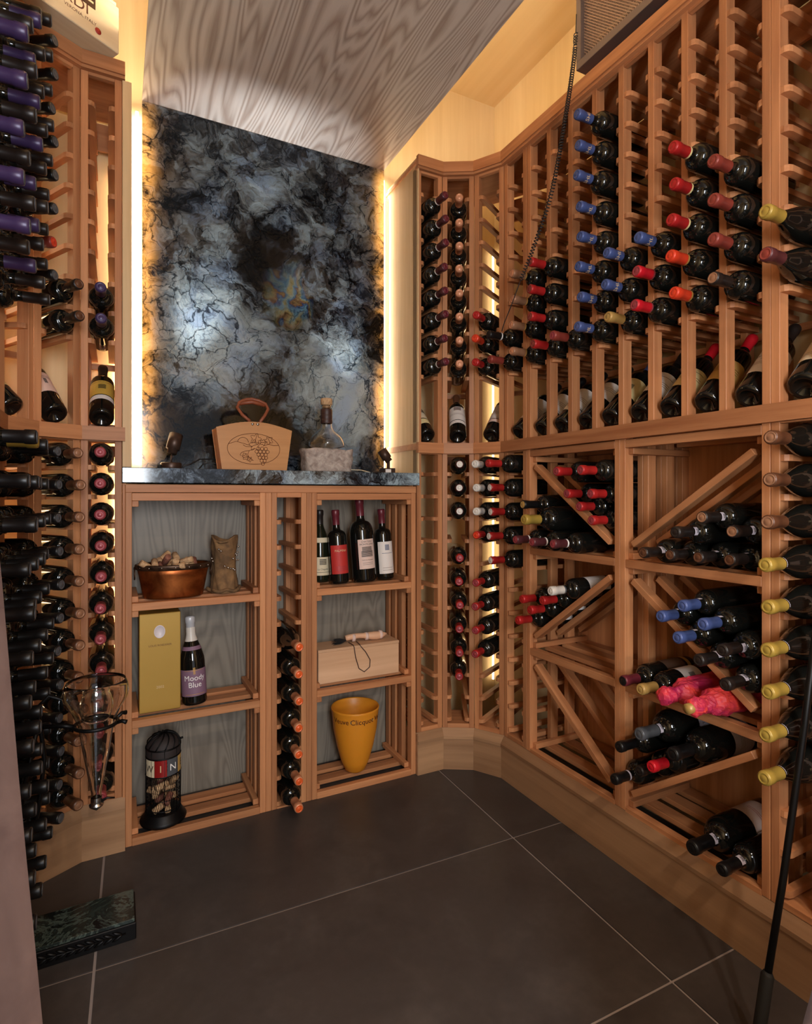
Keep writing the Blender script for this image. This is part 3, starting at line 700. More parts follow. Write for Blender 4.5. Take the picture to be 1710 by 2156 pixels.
# ------------------------------------------------------------------ display row
def disp(fr, u, label, **kw):
    k = kw.get('kind', 'bdx')
    if 'lab' in kw:
        l_ = list(kw['lab']); l_[0] -= 0.010; l_[2] = 3.7
        if len(l_) > 4: l_[4] -= 0.010; l_[5] -= 0.010
        kw['lab'] = tuple(l_)
    if fr is WR: kw['roll'] = 0.45
    stand_up_tilted(fr, u, 1.4055, KIND[k][0], label=label, group=None, **kw)
plain = [('-', 3, 0.125, 'ink_grey'), ('-', 2, 0.085, 'ink_grey')]
disp(facet['R0'][0], fu('R0'), 'display bottle with parchment label and round red seal beside the niche', lab=(0.095, 0.165, 2.6, 'parchment', 0.060, 0.090, 'cream'), texts=[('#', 0.05, 0.125, 'ink')], cap='dark')
disp(facet['R1'][0], fu('R1'), 'display bottle with white chateau label in the middle corner column', lab=(0.090, 0.175, 2.6, 'white', 0.066, 0.086, 'white'), texts=[('#', 0.034, 0.148, 'ink_brown'), ('-', 2, 0.125, 'ink_grey')], cap='brown')
disp(facet['R2'][0], fu('R2'), 'display bottle with white label and small orange crest in the corner column', lab=(0.090, 0.175, 2.6, 'white', 0.066, 0.086, 'pink'), texts=plain, cap='dark')
D = [('white label with a thin dark stripe, starting the long display row', dict(lab=(0.092, 0.175, 2.6, 'white', 0.066, 0.088, 'white'), texts=plain, cap='dark')),
     ('plain white label, second in the long display row', dict(lab=(0.088, 0.170, 2.6, 'white'), texts=plain, cap='black')),
     ('two-part white label, third in the long display row', dict(lab=(0.092, 0.172, 2.6, 'white', 0.064, 0.088, 'white'), texts=plain, cap='black')),
     ('narrow high white label, fourth in the long display row', dict(lab=(0.110, 0.178, 2.6, 'white'), texts=[('-', 3, 0.150, 'ink_grey')], cap='black')),
     ('cream label with a black crest and blue cap', dict(lab=(0.098, 0.168, 2.6, 'cream'), texts=[('#', 0.03, 0.115, 'ink')], cap='blue')),
     ('parchment-white label with brown print', dict(lab=(0.086, 0.165, 2.6, 'white'), texts=[('-', 3, 0.120, 'ink_brown'), ('-', 1, 0.145, 'ink_brown')], cap='dark')),
     ('pale yellow label and red cap', dict(lab=(0.080, 0.150, 2.6, 'cream'), texts=[('-', 2, 0.115, 'ink_brown'), ('-', 1, 0.135, 'ink')], cap='brightred')),
     ('ochre label and red cap', dict(lab=(0.076, 0.150, 2.6, 'ochre'), texts=[('-', 3, 0.120, 'ink_brown')], cap='brightred')),
     ('white chateau label reading grand-pontet next to the double post', dict(lab=(0.074, 0.168, 2.6, 'white'), texts=[('CHATEAU', 0.009, 0.146, 'ink'), ('GRAND-PONTET', 0.0105, 0.131, 'ink'), ('SAINT-EMILION', 0.006, 0.119, 'ink_brown'), ('-', 2, 0.105, 'ink_grey')], cap='dark'))]
for i, (txt, kw) in enumerate(D):
    disp(WR, uw if i == 0 else um(i - 1), 'tilted display bottle with ' + txt, **kw)
disp(WR, un(0), 'fat tilted display bottle with tan burgundy label past the double post', kind='bgy', lab=(0.070, 0.150, 2.6, 'parchment'), texts=[('BEAUNE', 0.012, 0.140, 'ink_red'), ('#', 0.014, 0.112, 'ink_brown'), ('JACQUES PRIEUR', 0.0065, 0.104, 'ink_red'), ('-', 2, 0.088, 'ink_grey')], cap='dark')
disp(WR, un(1), 'tilted display bottle with white label, second past the double post', lab=(0.074, 0.16, 2.6, 'white'), texts=plain, cap='dark')
disp(facet['L0'][0], fu('L0'), 'display bottle with golden yellow label and dark square emblem, left of the stone', lab=(0.100, 0.168, 2.7, 'yellow', 0.074, 0.096, 'white'), texts=[('SMITH HAUT LAFITTE', 0.0085, 0.158, 'ink'), ('#', 0.024, 0.122, 'ink')], cap='dark')
disp(facet['L1'][0], fu('L1'), 'display bottle with pink-white striped label in the left corner', lab=(0.085, 0.172, 2.6, 'pink'), texts=[('-', 2, 0.150, 'ink_brown'), ('#', 0.01, 0.115, 'ink')], cap='dark')
disp(facet['L2'][0], fu('L2'), 'display bottle with cream label in the turned left corner column', lab=(0.095, 0.165, 2.6, 'cream', 0.072, 0.086, 'cream'), texts=plain, cap='dark')
for i, u in enumerate(lcols[:2]):
    disp(WL, u, 'display bottle with white label on the left wall ledge, %s the corner' % ('next to' if i == 0 else 'one column away from'), lab=(0.085, 0.16, 2.6, 'white'), texts=plain, cap='dark')
# ------------------------------------------------------------------ bottles lying in the diagonal bins (tips read from the picture at the depth the bin gives)
XF = RF[3].x
YA = RF[3].y
CELL = {}
def cell(name, ua, ub, zlo, zhi, dirn, side):
    """2D cell of a bin in (y, z); side +1 = bottles lie above the diagonal, -1 below it"""
    y0, y1 = YA - ub, YA - ua
    # diagonal runs from far (large y) to near (small y); dirn -1 falls towards the near end
    pa, pb = ((y1, zhi), (y0, zlo)) if dirn < 0 else ((y1, zlo), (y0, zhi))
    CELL[name] = dict(y0=y0, y1=y1, zlo=zlo, zhi=zhi, pa=pa, pb=pb, side=side, items=[])
def binb(c, u, v, label, group=None, proud=0.118, **kw):
    C = CELL[c]; R = KIND[kw.get('kind', 'bdx')][0] if not kw.get('wrap') else kw['wrap'][1] + 0.008
    p = onx(u, v, XF - proud)
    ylim0, ylim1 = C['y0'] + R + 0.001, C['y1'] - R - 0.001
    if p.y < ylim0 or p.y > ylim1:             # slide along the line of sight until the bottle clears the bin side
        yy = min(max(p.y, ylim0), ylim1); d = ray(u, v); t_ = yy / d.y; X = d.x * t_
        X = min(max(X, XF - 0.16), XF + 0.01); p = onx(u, v, X); p.y = yy
    C['items'].append([p.x, p.y, p.z, R, label, group, kw, u, v])
def settle(C):
    it = C['items']; (ya, za), (yb, zb_) = C['pa'], C['pb']
    dy, dz = yb - ya, zb_ - za; L_ = math.hypot(dy, dz); ny, nz = -dz / L_, dy / L_
    if nz < 0: ny, nz = -ny, -nz               # normal pointing up
    for k in range(700):
        if k < 260:
            for a in it: a[2] -= 0.00025        # gravity
        for i in range(len(it)):
            for j in range(i + 1, len(it)):
                a, b = it[i], it[j]; ey, ez = b[1] - a[1], b[2] - a[2]; d = math.hypot(ey, ez) or 1e-6; need = a[3] + b[3] + 0.0018
                if d < need:
                    s = (need - d) / 2 / d; a[1] -= ey * s; a[2] -= ez * s; b[1] += ey * s; b[2] += ez * s
        for a in it:
            R = a[3]
            dist = ((a[1] - ya) * ny + (a[2] - za) * nz) * C['side'] - R - 0.012
            if dist < 0: a[1] -= ny * dist * C['side']; a[2] -= nz * dist * C['side']
            for cy in (C['y0'] + 0.021, C['y1'] - 0.021):
                ey, ez = a[1] - cy, a[2] - (C['zlo'] - 0.036 + 0.0215); dd_ = math.hypot(ey, ez) or 1e-6
                if dd_ < R + 0.0005: a[1] += ey / dd_ * (R + 0.0005 - dd_); a[2] += ez / dd_ * (R + 0.0005 - dd_)
            a[1] = min(max(a[1], C['y0'] + R + 0.001), C['y1'] - R - 0.001)
            a[2] = min(max(a[2], C['zlo'] - 0.036 + R + 0.001), C['zhi'] + 0.023 - R)
B1 = (0.168, 0.592); B2 = (0.6355, 1.0645)
LV = [0.185, 0.580, 0.975, 1.358]
for nm, (ua, ub), dirs in (('a', B1, (-1, 1, -1)), ('b', B2, (1, -1, 1))):
    for i in range(3):
        for sd, sn in ((1, 'u'), (-1, 'l')):
            cell('%s%d%s' % (nm, 2 - i, sn), ua, ub, LV[i] + 0.036, LV[i + 1] - 0.052, dirs[2 - i], sd)
for (u, v), lb in zip(((1171, 1011), (1222, 1012), (1193, 1040), (1243, 1041), (1220, 1072), (1245, 1104)), ('highest red-capped bottle touching the diagonal in the top bin', 'highest red-capped bottle against the bin side post in the top bin', 'second red-capped bottle down the diagonal in the top bin', 'second red-capped bottle down the bin side post in the top bin', 'third red-capped bottle down the diagonal in the top bin', 'lowest red-capped bottle wedged in the diagonal foot of the top bin')):
    binb('a0u', u, v, lb, 'red stack on top diagonal', cap='red', seal='rose')
binb('a0l', 1101, 1033, 'bottle with slim black cap lying on the big gold-foiled bottle', None, cap='black', seal='gold')
binb('a0l', 1103, 1068, 'big bottle with crumpled gold foil cap on the maroon-capped three', None, kind='mag', cap='mustard', proud=0.13)
for (u, v), lb in zip(((1084, 1119), (1119, 1124), (1163, 1130)), ('maroon white-scripted cap bottle next to the narrow slatted column on the bin shelf', 'middle one of three maroon white-scripted cap bottles on the bin shelf', 'maroon white-scripted cap bottle nearest the diagonal foot on the bin shelf')):
    binb('a0l', u, v, lb, 'maroon scripted three', cap='maroon', band='ink_white', seal='rose', kind='bdx')
for (u, v), lb in zip(((1099, 1265), (1142, 1276), (1118, 1298), (1091, 1319)), ('red ring-capped bottle beside the white-capped one in the middle bin', 'red ring-capped bottle right under the white-capped one in the middle bin', 'second-lowest red ring-capped bottle on the rising diagonal', 'lowest red ring-capped bottle on the rising diagonal')):
    binb('a1u', u, v, lb, 'red bottles on middle diagonal', cap='red', lab=(0.06, 0.15, 3.0, 'white'))
binb('a1u', 1160, 1252, 'bottle with white printed cap topping the red-capped ones in the middle bin', None, cap='white', band='cap_grey', lab=(0.05, 0.15, 3.0, 'white'))
for (u, v), lb in zip(((1478, 1066), (1421, 1101), (1540, 1104)), ('topmost port bottle of the pile in the bin by the double post', 'port bottle resting on the rising diagonal, second layer of the pile', 'port bottle against the double post, second layer of the pile')):
    binb('b0l', u, v, lb, 'port bottles upper layers', cap='dark', seal='tan' if u > 1430 else 'dark', neck=True, roll=1.4)
for (u, v), lb in zip(((1353, 1156), (1411, 1166), (1470, 1172), (1535, 1176)), ('bottom-layer port bottle at the foot of the rising diagonal', 'bottom-layer port bottle second from the diagonal foot', 'bottom-layer port bottle third from the diagonal foot', 'bottom-layer port bottle next to the double post')):
    binb('b0l', u, v, lb, 'port bottles bottom layer', cap='dark', seal='brown', neck=True, roll=random.uniform(-1, 1))
for (u, v), lb in zip(((1432, 1250), (1388, 1284), (1478, 1304), (1425, 1338)), ('topmost blue-capped bottle in the bin with the falling diagonal', 'blue-capped bottle lying highest on the falling diagonal itself', 'blue-capped bottle between the others and the double post', 'lowest blue-capped bottle on the falling diagonal')):
    binb('b1u', u, v, lb, 'blue capped bin bottles', cap='blue', neck=True, roll=-0.4)
for (u, v), lb in zip(((1520, 1363), (1472, 1398), (1530, 1458)), ('black-capped bottle with neck seal right under the blue-capped ones by the double post', 'black-capped bottle with neck seal on the middle of the falling diagonal', 'black-capped bottle with neck seal nearest the foot of the falling diagonal')):
    binb('b1u', u, v, lb, 'black under blue', cap='dark', neck=True, roll=random.uniform(0.4, 1.6))
binb('b1l', 1311, 1427, 'bottle with open-ended maroon cap and brown patterned label on the second bin shelf', None, cap='wine', seal='black', lab=(0.055, 0.14, 3.4, 'brownlab', 0.03, 0.045, 'ochre'), roll=0.5, proud=0.13)
binb('b1l', 1346, 1442, 'gold-capped bottle between the maroon-capped one and the red tissue', None, cap='gold', lab=(0.07, 0.15, 3.0, 'white'), texts=[('#', 0.02, 0.10, 'ink')], roll=0.9, proud=0.125)
binb('b2u', 1352, 1571, 'big bottle with grey cap and blue-white label in the bottom bin', None, kind='mag', cap='grey', neck=True, lab=(0.05, 0.14, 3.0, 'lilac'), texts=[('TAYLOR', 0.014, 0.12, 'ink')], roll=0.9)
binb('b2u', 1309, 1590, 'slim black-capped bottle beside the grey-capped big bottle', None, cap='black')
binb('b2u', 1300, 1660, 'black-capped bottle with pale lilac band, lowest in the bottom bin', None, cap='black', band='lab_lilac')
binb('b2u', 1352, 1641, 'black-capped bottle half behind the red-capped one in the bottom bin', None, cap='dark', band='lab_lilac', proud=0.10)
binb('b2u', 1377, 1632, 'bottle with bright red cap on the rising diagonal in the bottom bin', None, cap='brightred', proud=0.09)
binb('b2u', 1421, 1607, 'big black-capped bottle with pale label on the rising diagonal of the bottom bin', None, kind='mag', cap='black', lab=(0.05, 0.14, 3.0, 'lilac'), texts=[('-', 3, 0.11, 'ink_grey')], roll=1.0, proud=0.06)
binb('b2l', 1456, 1783, 'big black-capped bottle with white neck seal lying on the lowest bin floor', None, kind='mag', cap='black', neck=True, lab=(0.05, 0.14, 3.0, 'pink'), texts=[('-', 2, 0.10, 'ink_red')], roll=0.8)
binb('b2l', 1513, 1816, 'black-capped bottle with white neck seal next to the double post on the lowest bin floor', None, cap='black', neck=True, roll=0.6)
# ------------------------------------------------------------------ tissue-wrapped bottles
def wrapped(p, label, L, R, gap, seed):
    t = empty('wrapped_bottle', matrix=Matrix.Translation(p) @ Matrix.Rotation(-PI / 2, 4, 'Z') @ LIE @ Matrix.Translation((0, 0, -L)))
    tag(t, label, 'wrapped bottle', 'tissue wrapped bottles')
    prof = [(0.0, 0.0), (R * 0.8, 0.0), (R, 0.012), (R, L * 0.55), (R * 0.92, L * 0.66), (R * 0.6, L * 0.75), (R * 0.52, L * 0.82), (R * 0.66, L * 0.90), (R * 0.62, L * 0.97), (R * 0.3, L)]
    dense = []
    for (r0, z0), (r1, z1) in zip(prof, prof[1:]):
        for i in range(4): dense.append((r0 + (r1 - r0) * i / 4, z0 + (z1 - z0) * i / 4))
    me = lathe(dense + [prof[-1]], 40, 'tissue', False)
    for vtx in me.vertices:
        n = noise.noise(vtx.co * 45 + Vector((seed, 0, 0))) * 0.5 + noise.noise(vtx.co * 110 + Vector((0, seed, 0))) * 0.35
        rr = Vector((vtx.co.x, vtx.co.y, 0)); vtx.co += rr.normalized() * max(-0.012, min(0.007, n * 0.012))
    me.materials.append(M['tissue']); put('tissue_paper', me, None, t)
    put('foil_tip', lathe([(0.0135, L - 0.03), (0.0135, L + gap), (0.0, L + gap + 0.002)], 14, 'foil'), 'cap_gold', t)
binb('b1l', 1393, 1466, 'bottle wrapped in crumpled red-pink tissue beside the gold-capped bottle', None, 0.10, wrap=(0.27, 0.036, -0.01, 3.1))
binb('b1l', 1452, 1488, 'bottle wrapped in crumpled red-pink tissue with its gold tip showing', None, 0.10, wrap=(0.27, 0.037, 0.012, 9.7))
for C in CELL.values():
    settle(C)
    for x, y, z, R, label, group, kw, pu, pv in C['items']:
        best = 1e9                                 # how far the neck stands out of the bin
        for i in range(32):
            X = XF - 0.135 + 0.004 * i; dep = X * _f[0] + y * _f[1]
            e_ = math.hypot(CX + F * (X * _r[0] + y * _r[1]) / dep - pu, CY - F * (z - H) / dep - pv)
            if e_ < best: best = e_; x = X
        if kw.get('wrap'):
            L_, R_, gap, sd = kw['wrap']; wrapped(Vector((x, y, z)), label, L_, R_, gap, sd); continue
        kw = dict(kw); L_ = KIND[kw.get('kind', 'bdx')][1]; roll = kw.pop('roll', random.uniform(-0.5, 0.5))
        x_ = min(x, XW - 0.012 - 0.03 - L_)
        bottle(Matrix.Translation((x_, y, z)) @ Matrix.Rotation(-PI / 2, 4, 'Z') @ LIE @ Matrix.Translation((0, 0, -L_)), label, group, roll=PI - roll, **kw)
# ------------------------------------------------------------------ things in the cabinet
def up_bottle(x, y, z, lean_back, lean_left, label, **kw):
    m = Matrix.Translation((x, y, z)) @ Matrix.Rotation(-lean_left, 4, 'Y') @ Matrix.Rotation(-lean_back, 4, 'X') @ Matrix.Translation((0, 0, 0.004))
    return bottle(m, label, None, **kw)
ZT = 0.8155
up_bottle(0.757, 2.262, ZT, 0.03, 0.0, 'burgundy bottle with shield crest label half behind the cabinet post', kind='bgy', glass='glass_green', cap='dark',
    lab=(0.030, 0.105, 2.6, 'parchment', 0.165, 0.185, 'parchment'), texts=[('#', 0.03, 0.074, 'ink'), ('La Chapelle', 0.010, 0.055, 'ink', ), ('-', 1, 0.042, 'ink')])
p = ony(716, 1228, 2.185); up_bottle(p.x, 2.185, ZT, 0.05, 0.05, 'bottle with tall red label reading palmina on the cabinet shelf', cap='wine', lab=(0.042, 0.158, 2.4, 'redlab'), texts=[('PALMINA', 0.013, 0.135, 'ink_tan'), ('-', 3, 0.07, 'cap_rose')])
p = ony(769, 1224, 2.19); up_bottle(p.x, 2.19, ZT, 0.05, 0.06, 'big bottle with chateau engraving label on the cabinet shelf', kind='mag', cap='wine', lab=(0.056, 0.178, 1.55, 'pink'),
    texts=[('CHATEAU', 0.0105, 0.168, 'ink'), ('MONTELENA', 0.0105, 0.157, 'ink'), ('#', 0.052, 0.106, 'ink'), ('#', 0.044, 0.124, 'ink'), ('Cabernet Sauvignon', 0.0065, 0.093, 'ink_brown'), ('-', 2, 0.080, 'ink_grey')])
p = ony(812, 1219, 2.215); up_bottle(p.x, 2.215, ZT, 0.05, 0.05, 'bottle with white label and blue profile emblem on the cabinet shelf', cap='wine', lab=(0.026, 0.162, 2.2, 'white'), texts=[('#', 0.020, 0.126, 'ink_blue'), ('-', 1, 0.112, 'ink_blue'), ('-', 1, 0.05, 'ink_grey'), ('-', 1, 0.04, 'ink_grey')])
# sparkling bottle
p = ony(402, 1497, 2.185); mb = up_bottle(p.x + 0.014, 2.185, 0.4205, 0.06, 0.05, 'sparkling bottle with white foil neck and purple moody blue label', kind='chp', cap='silver', category='wine bottle', lab=(0.034, 0.128, 2.7, 'mauve'),
    texts=[('Moody', 0.027, 0.098, 'ink_white'), ('Blue', 0.027, 0.074, 'ink_white'), ('-', 1, 0.124, 'ink_gold'), ('-', 1, 0.040, 'ink_gold'), ('#', 0.008, 0.112, 'ink_gold')])
put('foil_neck', lathe([(0.0255, 0.216), (0.0195, 0.236), (0.0165, 0.25), (0.0165, 0.275)], 20, 'foil', True, False), 'cap_white', mb)
put('neck_label', lathe([(0.0340, 0.195), (0.0258, 0.2165)], 20, 'neck_label', True, False), 'lab_mauve', mb)
# gold gift box
bx = empty('gift_box', (0.1375, 2.165, 0.4207), 0.01); tag(bx, 'tall gold champagne gift box with round white emblem on the cabinet shelf', 'box')
put('box_body', boxmesh(0.134, 0.10, 0.345, 'goldbox', 0.002), None, bx, (0, 0.05, 0.1725))
put('emblem', lathe([(0.0, 0.0), (0.0165, 0.0), (0.0185, 0.001), (0.0185, 0.002), (0.016, 0.002), (0.0155, 0.001), (0.0, 0.001)], 24, 'emblem'), 'emblem', bx, (-0.002, -0.0003, 0.280), (PI / 2, 0, 0), (1, 1.25, 1))
for s_, sz, z, mt in (('LOUIS ROEDERER', 0.0095, 0.232, 'ink_brown'), ('2002', 0.013, 0.085, 'ink_tan')):
    me = text_mesh(s_, sz); me.materials.append(M[mt]); put('lettering', me, None, bx, (0, -0.0006, z))
# copper tub and its corks
tx, ty, tz = 0.185, 2.205, 0.8155
t = empty('copper_tub', (tx, ty, tz)); tag(t, 'oval hammered copper tub filled with corks on the cabinet shelf', 'tub')
def oval(prof, ax, ay, seg=40):
    me = lathe(prof, seg, 'tub', True, False)
    for v in me.vertices: v.co.x *= ax; v.co.y *= ay
    return me
put('tub_body', oval([(0, 0.0), (0.098, 0.0), (0.101, 0.006), (0.106, 0.03), (0.116, 0.085), (0.124, 0.118), (0.121, 0.118), (0.112, 0.085), (0.098, 0.09), (0, 0.09)], 1, 0.62), 'copper', t)
put('rim', oval([(0.119, 0.100), (0.126, 0.104), (0.1285, 0.116), (0.1265, 0.121), (0.1205, 0.119)], 1, 0.62), 'copper_rim', t)
for sx in (-1, 1):
    put('ring_handle', tube([(sx * 0.128, 0.016 * math.cos(a), 0.088 + 0.020 * math.sin(a)) for a in [2 * PI * i / 20 for i in range(20)]], 0.0022, 6, True), 'copper_rim', t)
    put('handle_boss', tube([(sx * 0.118, 0, 0.106), (sx * 0.131, 0, 0.108)], 0.005, 8), 'copper_rim', t)
for k in range(7):
    a = -PI * (0.15 + 0.7 * k / 6); put('rivet', lathe([(0.003, 0), (0.0025, 0.0015), (0, 0.002)], 8, 'rivet'), 'steel', t, (0.1265 * math.cos(a), 0.0785 * math.sin(a), 0.111), (PI / 2, 0, a + PI / 2))
ckm = {}
def cork(loc, rot, label, group, dark=False):
    k = 'cork_dark' if dark else 'cork'
    if k not in ckm:
        me = lathe([(0.0, 0), (0.0100, 0), (0.0112, 0.0012), (0.0112, 0.0418), (0.0100, 0.043), (0.0, 0.043)], 12, 'cork'); me.materials.append(M[k]); ckm[k] = me
    tag(put('wine_cork', ckm[k], None, None, loc, rot), label, 'cork', group)
rnd = random.Random(3)
for ring, n, zz in ((0.080, 12, 0.106), (0.035, 7, 0.112), (0.055, 6, 0.128)):
    for i in range(n):
        a = 2 * PI * i / n + ring * 40
        cork((tx + ring * math.cos(a) - 0.01, ty + ring * 0.55 * math.sin(a) - 0.01, tz + zz + rnd.uniform(-0.004, 0.006)), (rnd.uniform(0.9, 1.9), rnd.uniform(-0.3, 0.3), rnd.uniform(0, 2 * PI)), 'dark wine-stained cork lying in the copper tub' if i % 4 == 2 else 'pale wine cork lying in the copper tub', 'dark corks in the tub' if i % 4 == 2 else 'pale corks in the tub', i % 4 == 2)
# suede-wrapped vase
t = empty('suede_vase', (0.365, 2.225, 0.8155)); tag(t, 'brown crumpled suede-wrapped vase with metal beads beside the copper tub', 'vase')
prof = [(0.0, 0.0)] + [(0.052 - 0.006 * math.sin(i / 40 * PI) * 1.2 - 0.004 * i / 40, 0.205 * i / 40) for i in range(41)] + [(0.040, 0.205), (0.038, 0.15), (0.0, 0.15)]
me = lathe(prof, 44, 'vase')
for v in me.vertices:
    c = v.co; rr = Vector((c.x, c.y, 0))
    if rr.length > 0.03:
        a = math.atan2(c.y, c.x)
        n = noise.noise(Vector((math.cos(a) * 2.2, math.sin(a) * 2.2, c.z * 14))) * 0.6 + 0.5 * noise.noise(Vector((math.cos(a + c.z * 9) * 5, math.sin(a + c.z * 9) * 5, c.z * 22)))
        v.co += rr.normalized() * n * 0.009
        if c.z > 0.19: v.co.z += 0.010 * math.sin(a * 2 + 2.3)
me.materials.append(M['suede']); put('vase_body', me, None, t)
hem = []
for i in range(36):
    a = 2 * PI * i / 36; r = 0.055 + 0.007 * math.sin(a * 5) ; hem.append((r * math.cos(a), r * math.sin(a), 0.0108 + 0.003 * math.sin(a * 7)))
put('gathered_hem', tube(hem, 0.007, 6, True), 'suede', t)
bead = lathe([(0, -0.004), (0.003, -0.0028), (0.0042, 0), (0.003, 0.0028), (0, 0.004)], 8, 'bead'); bead.materials.append(M['steel'])
for i, (a, z) in enumerate([(-2.1, 0.165), (-1.95, 0.158), (-0.9, 0.145), (-0.75, 0.14), (-0.6, 0.15), (-1.1, 0.128), (-0.8, 0.122), (-2.7, 0.13), (-2.6, 0.12), (-0.55, 0.12), (-1.7, 0.102), (-1.5, 0.096), (-1.3, 0.092), (-1.1, 0.09), (-0.95, 0.085), (-0.5, 0.17)]):
    put('bead', bead, None, t, (0.0535 * math.cos(a), 0.0535 * math.sin(a), z), (0, 0, a))
# wire cork cage
t = empty('cork_cage', (0.150, 2.198, 0.0245)); tag(t, 'black wire cork holder with lettered picture band on the cabinet floor', 'cork holder')
put('base', lathe([(0, 0), (0.076, 0), (0.078, 0.006), (0.074, 0.014), (0.066, 0.022), (0.061, 0.034), (0.058, 0.036), (0.0, 0.034)], 32, 'base'), 'iron', t)
RC = 0.056
bm = bmesh.new()
for i in range(46):
    for s in (-1, 1):
        a0 = 2 * PI * i / 46
        bm_tube(bm, [(RC * math.cos(a0 + s * q * 0.55 / 4), RC * math.sin(a0 + s * q * 0.55 / 4), 0.036 + 0.132 * q / 4) for q in range(5)], 0.0006, 3)
put('wire_mesh', done(bm, 'wire'), 'iron', t, kind='stuff')
for z, r in ((0.050, 0.0018), (0.085, 0.0012), (0.170, 0.003), (0.232, 0.003), (0.262, 0.003)):
    put('hoop', tube([((RC + 0.001) * math.cos(2 * PI * i / 28), (RC + 0.001) * math.sin(2 * PI * i / 28), z) for i in range(28)], r, 6, True), 'iron', t)
for i in range(8):
    a = 2 * PI * i / 8; put('upright', tube([((RC + 0.0015) * math.cos(a), (RC + 0.0015) * math.sin(a), 0.034), ((RC + 0.0015) * math.cos(a), (RC + 0.0015) * math.sin(a), 0.262)], 0.0014, 5), 'iron', t)
for i in range(12):   # domed wire lid
    a = 2 * PI * i / 12; put('lid_wire', tube([((RC + 0.002) * math.cos(a + q * .09) * math.cos(q / 8 * 1.45), (RC + 0.002) * math.sin(a + q * .09) * math.cos(q / 8 * 1.45), 0.262 + 0.046 * math.sin(q / 8 * PI / 2)) for q in range(9)], 0.0022, 5), 'iron', t)
put('lid_mesh', lathe([(RC + 0.001, 0.232), (RC + 0.001, 0.262), (RC * 0.9, 0.28), (RC * 0.6, 0.296), (0, 0.300)], 28, 'lid', True, False), 'acdark', t)
put('lid_knob', tube([(0.056, 0.0, 0.275), (0.066, 0.0, 0.277)], 0.004, 8), 'iron', t)
for i, (lt, lm, im) in enumerate((('W', 'lab_parchment', 'ink'), ('I', 'cap_redlogo', 'ink_tan'), ('N', 'cap_grey', 'ink_white'), ('E', 'lab_ochre', 'ink'))):
    pn = put('picture_panel', sleeve(RC + 0.0025, 0.172, 0.231, 0.70, lm), None, t, (0, 0, 0), (0, 0, -0.22 + (i - 1) * 0.72))
    put('lettering', cyl_text(lt, 0.034, RC + 0.0032, 0.200, im), None, pn)
for i in range(13):
    a = i * 2.4; r = 0.028 if i % 3 else 0.012
    cork((0.150 + r * math.cos(a), 2.198 + r * math.sin(a), 0.0245 + 0.050 + 0.0085 * i), (rnd.uniform(0.8, 2.2), rnd.uniform(-0.4, 0.4), a), 'wine cork inside the black wire cork holder', 'corks in the wire holder', i % 4 == 1)
# pale wooden box with horn knife and cord
t = empty('wooden_box', (0.90, 2.175, 0.4207)); tag(t, 'long pale wooden bottle box on the middle cabinet shelf', 'box')
put('box_body', boxmesh(0.36, 0.12, 0.125, 'boxwood', 0.001), None, t, (0, 0.06, 0.0625))
put('lid', boxmesh(0.362, 0.122, 0.012, 'boxwood', 0.001), None, t, (0, 0.06, 0.1315))
t = empty('horn_sheath', (0.93, 2.225, 0.5585)); tag(t, 'peach horn-shaped sheath with black tuft and cord lying on the pale wooden box', 'sheath')
pts = [(-0.075 + 0.19 * i / 12, 0, 0.0225 + 0.004 * math.sin(i / 2.0)) for i in range(13)]
put('sheath', tube(pts, [0.011, 0.0125, 0.012, 0.0115, 0.011, 0.0115, 0.0135, 0.016, 0.0175, 0.018, 0.016, 0.011, 0.004], 12), 'bone', t)
for x in (-0.04, 0.02, 0.085): put('band', tube([(x - 0.006, 0, 0.021), (x + 0.006, 0, 0.021)], 0.0165 if x < 0.05 else 0.0185, 14), 'lab_pink', t)
bm = bmesh.new()
for i in range(40):
    a = rnd.uniform(0, 2 * PI); r = rnd.uniform(0.004, 0.016)
    bm_tube(bm, [(-0.07, 0.3 * r * math.cos(a), 0.014), (-0.10, r * math.cos(a), max(0.003, 0.013 + r * 0.7 * math.sin(a))), (-0.128 + rnd.uniform(-.006, .008), 1.3 * r * math.cos(a), max(0.003, 0.012 + 0.9 * r * math.sin(a)))], [0.002, 0.002, 0.0006], 4)
put('tuft', done(bm, 'tuft'), 'feather', t, kind='stuff')
put('cord', tube([(-0.065, -0.012, 0.006), (-0.06, -0.050, 0.004), (-0.058, -0.0555, -0.004), (-0.050, -0.0548, -0.05), (-0.036, -0.0548, -0.095), (-0.012, -0.0548, -0.112), (0.012, -0.0548, -0.095), (0.014, -0.0548, -0.065), (-0.006, -0.0548, -0.03), (-0.028, -0.0548, -0.004), (-0.032, -0.050, 0.004), (-0.03, -0.012, 0.006)], 0.0018, 6), 'leather_dark', t)
